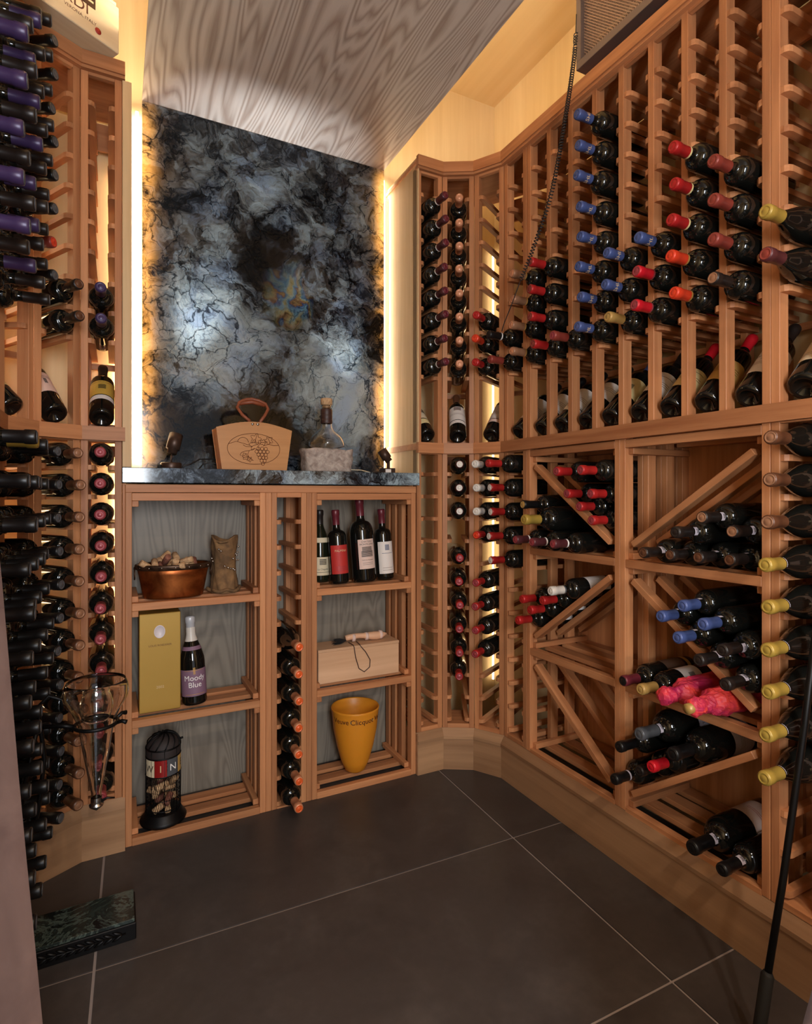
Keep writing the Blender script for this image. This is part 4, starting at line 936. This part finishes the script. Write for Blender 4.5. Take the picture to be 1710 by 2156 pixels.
# orange champagne bucket
p = ony(746, 1618, 2.225)
t = empty('ice_bucket', (p.x, 2.215, 0.0245)); tag(t, 'orange plastic champagne bucket with dark lettering on the cabinet floor', 'bucket')
outer = [(0.0, 0.0), (0.030, 0.0), (0.043, 0.010), (0.060, 0.05), (0.077, 0.11), (0.091, 0.18), (0.0965, 0.235), (0.100, 0.262), (0.1015, 0.268), (0.099, 0.272), (0.0955, 0.268), (0.091, 0.235), (0.085, 0.18), (0.071, 0.11), (0.054, 0.05), (0.037, 0.02), (0.0, 0.018)]
put('bucket_body', lathe(outer, 40, 'bucket'), 'orangebucket', t)
for ang, s_ in ((-0.06, 'Clicquot'), (0.92, 'Veuve'), (-1.02, 'Veuve'), (1.95, 'Clicquot')):
    me = text_mesh(s_, 0.030, 0.0990, 0, 0.236)
    for v in me.vertices:
        k = 1 + (v.co.z - 0.236) * 0.95; v.co.x *= k; v.co.y *= k
    me.materials.append(M['ink_wine']); put('lettering', me, None, t, (0, 0, 0), (0, 0, ang))
for ang in (0.45, -0.56): put('star_mark', sleeve(0.0985, 0.231, 0.241, 0.07, 'lab_ochre'), None, t, (0, 0, 0), (0, 0, ang))
# ------------------------------------------------------------------ things on the counter
ZK = 1.2737
t = empty('wine_carrier', (0.468, 2.165, ZK)); tag(t, 'varnished wooden wine carrier with engraved grapes and leather handle on the counter', 'wine carrier')
def carrier_panel():
    xs = [i / 12 for i in range(13)]
    top = [(-0.142 + 0.284 * s, 0.158 + 0.027 * math.sin(PI * s)) for s in xs]
    poly = [(-0.121, 0.0), (0.121, 0.0)] + top[::-1]
    bm = bmesh.new(); a = [bm.verts.new((x, -0.004, z)) for x, z in poly]; b = [bm.verts.new((x, 0.004, z)) for x, z in poly]
    bm.faces.new(a); bm.faces.new(b[::-1]); n = len(poly)
    for i in range(n): bm.faces.new((a[i], b[i], b[(i + 1) % n], a[(i + 1) % n]))
    bmesh.ops.recalc_face_normals(bm, faces=list(bm.faces)); return done(bm, 'panel')
cpm = carrier_panel(); cpm.materials.append(M['carrierwood'])
fp = put('front_panel', cpm, None, t, (0, 0.004, 0)); put('back_panel', cpm, None, t, (0, 0.104, 0))
for s in (-1, 1):
    ang = s * math.atan2(0.021, 0.158)
    put('side_panel', boxmesh(0.012, 0.091, 0.158, 'carrierwood'), None, t, (s * 0.1245, 0.054, 0.0795), (0, ang, 0))
put('bottom_panel', boxmesh(0.226, 0.091, 0.010, 'carrierwood'), None, t, (0, 0.054, 0.005))
bm = bmesh.new(); E = -0.0043
def cv(pts, closed=False, r=0.0009): bm_tube(bm, [(x, E, z) for x, z in pts], r, 4, closed)
circ = lambda x, z, r, n=14, a0=0, a1=2 * PI: [(x + r * math.cos(a0 + (a1 - a0) * i / n), z + r * math.sin(a0 + (a1 - a0) * i / n)) for i in range(n + (0 if a1 - a0 > 6 else 1))]
cv([(0.098 * math.cos(2 * PI * i / 48) - 0.004, 0.082 + 0.058 * math.sin(2 * PI * i / 48)) for i in range(48)], True)
for row, xs in enumerate(((0.018, 0.032, 0.046), (0.011, 0.025, 0.039, 0.053), (0.018, 0.032, 0.046), (0.023, 0.037, 0.047), (0.030, 0.042), (0.035,))):
    for x in xs: cv(circ(x - 0.006, 0.084 - row * 0.0115, 0.0062, 12), True)
cv(circ(-0.045, 0.104, 0.020, 12, 0.1, PI - 0.1)); cv([(-0.098, 0.098), (-0.07, 0.108), (-0.045, 0.102), (-0.02, 0.095)]); cv([(0.03, 0.094), (0.05, 0.102), (0.07, 0.097), (0.09, 0.099)])
def leaf(cx, cz, s, rot):
    pts = []
    for i in range(20):
        a = 2 * PI * i / 20; r = s * (1 + 0.32 * math.cos(5 * a)) ; pts.append((cx + r * math.cos(a + rot), cz + r * math.sin(a + rot)))
    cv(pts, True); cv([(cx - s * math.cos(rot), cz - s * math.sin(rot)), (cx + s * math.cos(rot), cz + s * math.sin(rot))])
leaf(0.002, 0.120, 0.017, 1.3); leaf(-0.002, 0.096, 0.017, 0.4); leaf(0.052, 0.117, 0.013, 2.0); leaf(-0.036, 0.050, 0.009, 0.2); leaf(-0.020, 0.042, 0.008, 1.0); leaf(0.030, 0.108, 0.010, 0.0)
cv([(0.0, 0.085), (-0.022, 0.075), (-0.028, 0.060), (-0.020, 0.046), (-0.006, 0.038)]); cv([(-0.022, 0.075), (-0.040, 0.072), (-0.052, 0.066), (-0.056, 0.058), (-0.050, 0.055)]); cv([(-0.03, 0.062), (-0.043, 0.066), (-0.048, 0.05)]); cv([(-0.01, 0.09), (-0.035, 0.09), (-0.045, 0.096)])
put('engraving', done(bm, 'engraving'), 'ink_brown', fp)
hd = [(-0.018, 0.004, 0.186), (-0.045, 0.02, 0.212), (-0.060, 0.034, 0.240), (-0.050, 0.044, 0.262), (-0.025, 0.05, 0.275), (0.0, 0.052, 0.279), (0.025, 0.05, 0.274), (0.050, 0.044, 0.262), (0.057, 0.034, 0.240), (0.040, 0.02, 0.212), (0.018, 0.004, 0.184)]
hm = tube(hd, 0.006, 8)
put('leather_handle', hm, 'leather', t); put('handle_grip', tube([(-0.048, 0.050, 0.258), (0.0, 0.055, 0.268), (0.048, 0.050, 0.258)], 0.008, 8), 'leather', t)
for x in (-0.010, 0.010): put('rivet', lathe([(0.0055, 0), (0.005, 0.002), (0, 0.003)], 12, 'rivet'), 'steel', t, (x, 0.0, 0.176), (PI / 2, 0, 0))
# bottle lamp in a stone holder
t = empty('stone_bottle_holder', (0.758, 2.185, ZK)); tag(t, 'rough pale stone block cradling the round glass bottle on the counter', 'bottle holder')
bm = bmesh.new(); bmesh.ops.create_cube(bm, size=1, matrix=Matrix.Translation((0, 0, 0.045)) @ Matrix.Diagonal((0.205, 0.12, 0.09, 1)))
bmesh.ops.subdivide_edges(bm, edges=list(bm.edges), cuts=9, use_grid_fill=True)
for v in bm.verts:
    q = v.co; e = 4.0
    l = (abs(q.x / 0.1025) ** e + abs(q.y / 0.06) ** e) ** (1 / e)
    if l > 0: s = max(abs(q.x / 0.1025), abs(q.y / 0.06)) / l; q.x *= s; q.y *= s
    q.x *= 0.94 + 0.08 * q.z / 0.09; q.y *= 0.94 + 0.08 * q.z / 0.09
    n = noise.noise(q * 30) * 0.004 + noise.noise(q * 80) * 0.002
    if q.z > 0.085:
        r = math.hypot(q.x / 0.080, q.y / 0.055); q.z += n * 1.5
        if r < 1: q.z -= 0.060 * (1 - r * r) ** 0.5
    elif q.z > 0.005: q.x += n * (1 if q.x > 0 else -1); q.y += n * (1 if q.y > 0 else -1)
me = done(bm, 'stone', True); put('stone_block', me, 'stonepot2', t)
t = empty('glass_decanter', (0.758, 2.185, ZK)); tag(t, 'clear round glass bottle with leather-wrapped neck and cork in the stone block', 'decanter')
gp = [(0.0, 0.040), (0.024, 0.041), (0.034, 0.054), (0.039, 0.075), (0.041, 0.095), (0.072, 0.1025), (0.0715, 0.118), (0.064, 0.138), (0.050, 0.155), (0.034, 0.168), (0.024, 0.178), (0.021, 0.19), (0.021, 0.262), (0.0225, 0.264), (0.0225, 0.270), (0.019, 0.270)]
inner = [(0.019, 0.262), (0.0185, 0.19), (0.0215, 0.178), (0.032, 0.166), (0.048, 0.153), (0.062, 0.136), (0.069, 0.118), (0.069, 0.105), (0.038, 0.098), (0.036, 0.075), (0.031, 0.056), (0.0, 0.045)]
put('glass', lathe(gp + inner, 36, 'glass', True, False), 'clear_glass', t)
put('leather_neck', lathe([(0.0222, 0.196), (0.0236, 0.199), (0.0236, 0.213), (0.0228, 0.215), (0.0236, 0.217), (0.0236, 0.231), (0.0228, 0.233), (0.0236, 0.235), (0.0236, 0.252), (0.0222, 0.255)], 24, 'neck', True, False), 'leather_dark', t)
put('cork_stopper', lathe([(0.0, 0.262), (0.0175, 0.262), (0.0180, 0.272), (0.0235, 0.274), (0.0235, 0.296), (0.022, 0.298), (0.0, 0.298)], 20, 'stopper'), 'cork', t)
# spot lamps on the counter
def aim_spot(parent, loc, target, power, size, col):
    l = bpy.data.lights.new('spot', 'SPOT'); l.energy = power; l.spot_size = size; l.spot_blend = 0.8; l.color = col; l.shadow_soft_size = 0.012
    o = bpy.data.objects.new('spot_bulb', l); COL.objects.link(o); o.location = loc
    o.rotation_euler = (Vector(target) - Vector(loc)).to_track_quat('-Z', 'Y').to_euler()
def head(t, base_world, pivot, d, Lh, R):
    q = d.to_track_quat('Z', 'Y').to_euler()
    put('lamp_head', lathe([(0.0, -Lh / 2), (R * 0.72, -Lh / 2), (R * 0.72, -Lh * 0.28), (R, -Lh * 0.26), (R, Lh / 2), (R * 0.88, Lh / 2), (R * 0.86, Lh * 0.3), (0, Lh * 0.28)], 20, 'head', True), 'bronze', t, pivot, q)
t = empty('puck_lamp', (0.177, 2.215, ZK)); tag(t, 'small bronze spot lamp on a round puck base on the counter', 'spot lamp')
put('base', lathe([(0, 0), (0.034, 0), (0.036, 0.003), (0.036, 0.022), (0.034, 0.025), (0, 0.025)], 24, 'base'), 'bronze', t)
put('stem', tube([(0, 0, 0.024), (0.002, 0, 0.060)], 0.003, 8), 'bronze', t)
put('cord_plug', tube([(-0.034, -0.02, 0.010), (-0.046, -0.024, 0.010)], 0.007, 8), 'rubber', t)
d = Vector((0.12, 0.13, 0.50)).normalized(); head(t, None, (0.010, 0.004, 0.093), d, 0.075, 0.024)
o = Vector((0.177, 2.215, ZK)) + Vector((0.010, 0.004, 0.093)) + d * 0.042
aim_spot(t, o, (0.38, YS, 2.40), 26, math.radians(34), (0.92, 0.96, 1.0))
t = empty('box_lamp', (1.050, 2.225, ZK)); tag(t, 'small bronze spot lamp on a square labelled base by the niche side', 'spot lamp')
put('base', boxmesh(0.052, 0.05, 0.024, 'bronze'), None, t, (0, 0, 0.012))
put('rating_label', boxmesh(0.026, 0.0006, 0.014, 'lab_white', 0), None, t, (-0.008, -0.0256, 0.012))
put('stem', boxmesh(0.012, 0.012, 0.032, 'bronze'), None, t, (0.004, 0, 0.039))
d = Vector((-0.33, 0.16, 0.55)).normalized(); head(t, None, (-0.010, 0, 0.078), d, 0.060, 0.021)
o = Vector((1.050, 2.225, ZK)) + Vector((-0.010, 0, 0.078)) + d * 0.034
aim_spot(t, o, (0.76, YS, 2.40), 24, math.radians(34), (0.95, 0.97, 1.0))
tag(put('lamp_cord', tube([(0.216, 2.215, ZK + 0.012), (0.245, 2.23, ZK + 0.022), (0.285, 2.30, ZK + 0.045), (0.34, 2.33, ZK + 0.050), (0.40, 2.335, ZK + 0.03), (0.44, 2.335, ZK + 0.004), (0.55, 2.34, ZK + 0.003)], 0.0028, 6), 'cable'), 'dark lamp cord looping from the puck lamp behind the wooden carrier', 'cord')
tag(put('lamp_cord', tube([(0.30, 2.345, ZK + 0.003), (0.285, 2.32, ZK + 0.008), (0.30, 2.30, ZK + 0.030), (0.34, 2.30, ZK + 0.032), (0.38, 2.31, ZK + 0.006)], 0.0028, 6), 'cable'), 'short dark cord loop beside the wooden carrier on the counter', 'cord')
tag(put('lamp_cord', tube([(1.022, 2.23, ZK + 0.004), (0.99, 2.25, ZK + 0.003), (0.95, 2.28, ZK + 0.016), (0.90, 2.30, ZK + 0.018), (0.86, 2.31, ZK + 0.004), (0.80, 2.33, ZK + 0.003)], 0.0022, 6), 'lab_parchment'), 'thin pale cord running from the square lamp base to the stone block', 'cord')
# ------------------------------------------------------------------ wooden wine crate on top of the left rack
cm = Matrix.Translation((0.008, 2.066, 2.6175)) @ Matrix.Rotation(math.radians(32), 4, 'Z')
t = empty('wine_crate', matrix=cm); tag(t, 'pale wooden wine crate with burnt lettering on top of the left rack', 'crate')
put('crate_body', boxmesh(0.52, 0.19, 0.150, 'cratewood', 0.002), None, t, (-0.26, 0.095, 0.075))
put('crate_lid', boxmesh(0.50, 0.19, 0.010, 'cratewood', 0.001), None, t, (-0.26, 0.095, 0.1555))
for s_, sz, x, z, mt in (('ARDI', 0.050, -0.155, 0.070, 'ink_brown'), ('VERONA, ITALY', 0.014, -0.125, 0.040, 'ink_brown')):
    me = text_mesh(s_, sz); me.materials.append(M[mt]); put('lettering', me, None, t, (x, -0.0008, z))
put('red_stamp', lathe([(0.0, 0), (0.010, 0), (0.010, 0.0008), (0.0, 0.0008)], 16, 'stamp'), 'ink_red', t, (-0.070, -0.0002, 0.026), (PI / 2, 0, 0))
lt = put('latch_plate', boxmesh(0.042, 0.002, 0.040, 'bronze', 0.001), None, t, (-0.100, -0.0012, 0.105))
for z in (0.010, -0.004): put('latch_slot', boxmesh(0.028, 0.002, 0.006, 'cratewood', 0.0005), None, lt, (0, -0.0012, z))
put('rope_handle', tube([(0.001, 0.06, 0.085), (0.014, 0.07, 0.078), (0.018, 0.095, 0.070), (0.014, 0.12, 0.078), (0.001, 0.13, 0.085)], 0.005, 8), 'lab_parchment', t)
# ------------------------------------------------------------------ cooling unit above the right rack
t = empty('cooling_unit', (1.440, 1.497, 2.673)); tag(t, 'dark framed cooling unit with mesh grille above the right rack', 'cooling unit')
UL, UH, UD = 0.95, 0.42, 0.33       # runs towards the camera (-y)
put('housing', boxmesh(UD - 0.05, UL - 0.01, UH - 0.01, 'acdark', 0), None, t, (0.05 + (UD - 0.05) / 2, -UL / 2, UH / 2))
for z in (0.014, UH - 0.014): put('frame_bar', boxmesh(0.05, UL, 0.028, 'acframe'), None, t, (0.025, -UL / 2, z))
for y in (-0.011, -UL + 0.011): put('frame_bar', boxmesh(0.05, 0.022, UH - 0.056, 'acframe'), None, t, (0.025, y, UH / 2))
bm = bmesh.new()
def strip(y0, z0, y1, z1, x):
    dy, dz = y1 - y0, z1 - z0; L_ = math.hypot(dy, dz)
    if L_ < 0.004: return
    bm_box(bm, (x, (y0 + y1) / 2, (z0 + z1) / 2), (0.0012, L_, 0.0024), Matrix.Rotation(math.atan2(dz, dy), 4, 'X'))
Y0, Y1, Z0, Z1 = -UL + 0.022, -0.022, 0.028, UH - 0.028
for sgn, x in ((1, 0.016), (-1, 0.0175)):
    c = -2.0
    while c < 2.0:
        # line z = sgn*(y) + c clipped to the opening
        ys = [Y0, Y1]; pts = []
        for y in (Y0, Y1):
            z = sgn * y + c
            if Z0 <= z <= Z1: pts.append((y, z))
        for z in (Z0, Z1):
            y = (z - c) / sgn
            if Y0 < y < Y1: pts.append((y, z))
        if len(pts) >= 2: strip(*pts[0], *pts[1], x)
        c += 0.0105
put('grille_mesh', done(bm, 'mesh'), 'acmesh', t, kind='stuff')
for z in (0.055, 0.075): put('fin_bar', boxmesh(0.006, UL - 0.06, 0.012, 'steel', 0), None, t, (0.035, -UL / 2, z))
# coiled cord hanging from the unit
P = [onx(1214, 30, 1.432), onx(1212, 80, 1.425), onx(1208, 130, 1.41), onx(1192, 240, 1.355), onx(1163, 400, 1.31), onx(1124, 520, 1.29), onx(1100, 580, 1.29), onx(1078, 640, 1.295), onx(1062, 680, 1.30), onx(1057, 697, 1.305)]
def catmull(P, n):
    out = []; Q = [P[0]] + P + [P[-1]]
    for i in range(1, len(Q) - 2):
        for k in range(n):
            t_ = k / n; a, b, c, d = Q[i - 1], Q[i], Q[i + 1], Q[i + 2]
            out.append(0.5 * ((2 * b) + (c - a) * t_ + (2 * a - 5 * b + 4 * c - d) * t_ ** 2 + (3 * b - a - 3 * c + d) * t_ ** 3))
    return out + [P[-1]]
path = catmull(P, 30); acc = 0; coil = []; ph = 0
tot = sum((b - a).length for a, b in zip(path, path[1:]))
dens = []
for i in range(len(path) - 1):
    a, b = path[i], path[i + 1]; L_ = (b - a).length; d = (b - a).normalized(); n1 = d.cross(Vector((0, 0, 1))).normalized() if abs(d.z) < 0.99 else Vector((1, 0, 0)); n2 = d.cross(n1)
    fr = acc / tot; amp = 0.0065 if 0.06 < fr < 0.83 else 0.0
    steps = max(1, int(L_ / 0.0013)) if amp else 1
    for s in range(steps):
        if amp: ph += 2 * PI * (L_ / steps) / 0.0105
        coil.append(a + (b - a) * (s / steps) + (n1 * math.cos(ph) + n2 * math.sin(ph)) * amp)
    acc += L_
tag(put('coiled_cord', tube(coil, 0.0019, 5), 'cable'), 'black coiled cord hanging from the cooling unit across the rack', 'cord')
# ------------------------------------------------------------------ iron decanting stand on the floor
t = empty('decanting_stand', (0, 0, 0)); tag(t, 'black iron decanting stand with green marble base on the floor', 'decanting stand')
a = onz(287, 1977, 0.0); bX1 = a.x; bY0 = a.y; bX0 = bX1 - 0.36; bY1 = bY0 + 0.135; bh = 0.052
put('base_box', boxmesh(bX1 - bX0, bY1 - bY0, bh - 0.008, 'iron', 0.002), None, t, ((bX0 + bX1) / 2, (bY0 + bY1) / 2, (bh - 0.008) / 2))
put('marble_top', boxmesh(bX1 - bX0 - 0.008, bY1 - bY0 - 0.008, 0.010, 'marble', 0.001), None, t, ((bX0 + bX1) / 2, (bY0 + bY1) / 2, bh - 0.003))
lf = lathe([(0, -0.014), (0.003, -0.008), (0.0045, 0), (0.003, 0.009), (0, 0.016)], 8, 'leaf'); lf.materials.append(M['iron'])
for i in range(11):
    for s in (-1, 1): put('wheat_leaf', lf, None, t, (bX1 - 0.045 - 0.021 * i, bY0 - 0.001, 0.024 + s * 0.006), (0, PI / 2 + s * 0.45, 0))
put('wheat_stem', tube([(bX1 - 0.025, bY0 - 0.001, 0.024), (bX0 + 0.02, bY0 - 0.001, 0.022)], 0.002, 6), 'iron', t)
fx = ony(203, 1560, bY0 + 0.07); FX, FY = fx.x, fx.y
zr = ony(203, 1520, FY).z
px = -0.215; FR = 1.777
put('stand_rod', tube([(px + 0.01, FR, bh), (px - 0.005, FR, 0.2), (px + 0.03, FR, 0.34), (px + 0.045, FR, 0.48), (px + 0.03, FR, zr + 0.05), (px + 0.055, FR, zr + 0.075), (px + 0.085, FR, zr + 0.06), (px + 0.085, FR, zr + 0.03)], 0.0055, 8), 'iron', t)
put('stand_rod', tube([(px - 0.03, FR + 0.006, bh), (px - 0.02, FR + 0.006, 0.25), (px - 0.0, FR + 0.006, 0.42), (px + 0.03, FR + 0.003, zr)], 0.0055, 8), 'iron', t)
put('support_arm', tube([(px + 0.03, FR, zr - 0.005), (px + 0.09, FY, zr + 0.004), (FX - 0.0515, FY, zr - 0.004)], 0.006, 8), 'iron', t)
rr = 0.0515
put('support_ring', tube([(FX + rr * math.cos(2 * PI * i / 28), FY + rr * math.sin(2 * PI * i / 28), zr - 0.004) for i in range(28)], 0.005, 8, True), 'iron', t)
for dy in (-0.018, 0.022): put('ring_tip', tube([(FX + 0.050, FY + dy, zr - 0.004), (FX + 0.062, FY + dy * 1.6, zr + 0.002), (FX + 0.072, FY + dy * 1.9, zr - 0.001)], [0.005, 0.005, 0.0065], 8), 'iron', t)
g = empty('glass_funnel', (FX, FY, 0)); tag(g, 'tall clear glass decanting funnel with wide lip held in the iron ring', 'decanter')
zb = ony(203, 1690, FY).z; zt = ony(203, 1428, FY).z
hgt = zt - zb
op = [(0.012, zb), (0.013, zb + 0.03), (0.020, zb + 0.07), (0.034, zb + 0.15), (0.043, zr - 0.006), (0.0445, zr + 0.002), (0.060, zr + 0.035), (0.076, zr + 0.062), (0.080, zr + 0.080), (0.077, zr + 0.098), (0.072, zr + 0.110)]
ip = [(r - 0.0022, z) for r, z in op][::-1]
me = lathe(op + [(0.071, zr + 0.1115)] + ip, 36, 'funnel', True, False)
put('funnel_glass', me, 'clear_glass', g)
put('inner_globe', lathe([(0.0, zr + 0.088), (0.018, zr + 0.086), (0.034, zr + 0.074), (0.041, zr + 0.052), (0.041, zr + 0.036), (0.036, zr + 0.016), (0.030, zr + 0.006), (0.0285, zr + 0.008), (0.034, zr + 0.018), (0.0388, zr + 0.036), (0.0388, zr + 0.051), (0.0322, zr + 0.072), (0.017, zr + 0.084), (0.0, zr + 0.086)], 32, 'globe', True, False), 'clear_glass', g)
tp = put('tap', lathe([(0.0, zb - 0.022), (0.007, zb - 0.016), (0.017, zb - 0.008), (0.018, zb - 0.003), (0.012, zb - 0.001), (0.014, zb + 0.003), (0.014, zb + 0.010), (0.0135, zb + 0.016)], 20, 'tap', True, False), 'steel', g)
put('tap_lever', tube([(0.012, -0.004, zb + 0.004), (0.026, -0.006, zb + 0.010), (0.044, -0.006, zb + 0.006)], [0.004, 0.003, 0.002], 6), 'iron', tp)
# ------------------------------------------------------------------ black rod leaning on the right rack
a = onz(1592, 2215, 0.0); b = onx(1694, 1530, 1.385); e = b + (b - a) * 0.55
t = empty('leaning_rod', a); tag(t, 'slim black metal rod with rubber sleeve leaning against the right rack', 'rod')
dv = b - a
put('rod', tube([Vector((0, 0, 0.01)), dv * 0.5 + Vector((0.006, 0, 0)), dv, dv + Vector((0.004, -0.03, 0.30))], 0.0075, 10), 'iron', t)
put('rubber_sleeve', tube([Vector((0, 0, 0.002)), dv * 0.02, dv * 0.225, dv * 0.235], [0.0125, 0.0128, 0.0128, 0.009], 12), 'rubber', t)
# ------------------------------------------------------------------ fabric drapes at the doorway edges
def drape(name, edge, depth_dir, label, amp):
    """edge: list of world points of the visible hem edge from bottom to top; cloth runs sideways in soft folds"""
    bm = bmesh.new(); n = 24; rows = []
    for e_ in edge:
        row = []
        for i in range(n + 1):
            s = i / n; q = e_ + depth_dir * (s * 0.45)
            fold = amp * math.sin(s * 22 + 0.2) * min(1, s * 8)
            row.append(bm.verts.new(q + Vector((-depth_dir.y, depth_dir.x, 0)).normalized() * fold))
        rows.append(row)
    for r0, r1 in zip(rows, rows[1:]):
        for i in range(n): bm.faces.new((r0[i], r0[i + 1], r1[i + 1], r1[i]))
    r_ = bmesh.ops.solidify(bm, geom=list(bm.faces), thickness=0.006)
    me = done(bm, 'cloth', True); o = put(name, me, 'drape'); tag(o, label, 'curtain')
dd = ray(0, 1600); 
def at_depth(u, v, dep): 
    d = ray(u, v); return Vector((d.x * dep, d.y * dep, H + d.z * dep))
ed = [at_depth(u, v, 0.62) for u, v in ((104, 2440), (98, 2290), (90, 2156), (76, 2010), (57, 1820), (40, 1640), (24, 1450), (4, 1220), (-14, 1050), (-26, 900))]
base = ed[0].copy(); ed = [Vector((base.x, base.y, 0.0)), Vector((base.x, base.y, (base.z) * 0.5))] + ed
drape('doorway_drape', ed, Vector((-0.75, -0.25, 0)).normalized(), 'taupe fabric drape gathered at the doorway in front of the left wall rack', 0.018)
ed = [at_depth(u, v, 0.66) for u, v in ((1640, 2420), (1664, 2270), (1690, 2156), (1704, 2105), (1722, 2040), (1750, 1930))]
base = ed[0].copy(); ed = [Vector((base.x, base.y, 0.0)), Vector((base.x, base.y, base.z * 0.5))] + ed
drape('doorway_drape', ed, Vector((0.85, -0.5, 0)).normalized(), 'taupe fabric drape corner at the doorway beside the leaning black rod', 0.018)
# recessed downlights in the soffit, out of the picture above the doorway (the paired white dots on the cabinet bottles)
for x, y in ((0.50, -0.75), (0.88, -0.75)):
    t = empty('downlight', (x, y, ZS)); tag(t, 'round recessed downlight in the soffit over the doorway', 'downlight', 'soffit downlights')
    put('trim_ring', lathe([(0.040, 0), (0.052, -0.002), (0.052, -0.006), (0.040, -0.005)], 24, 'ring', True, False), 'steel', t)
    put('lens', lathe([(0.0, -0.0015), (0.039, -0.0015)], 24, 'lens', True, False), 'lab_white', t)
    l = bpy.data.lights.new('downlight_front_offscreen', 'SPOT'); l.energy = 45; l.spot_size = math.radians(150); l.spot_blend = 1.0; l.shadow_soft_size = 0.04; l.color = (1.0, 0.86, 0.70)
    o = bpy.data.objects.new('downlight_front_offscreen', l); COL.objects.link(o); o.location = (x, y, ZS - 0.012)
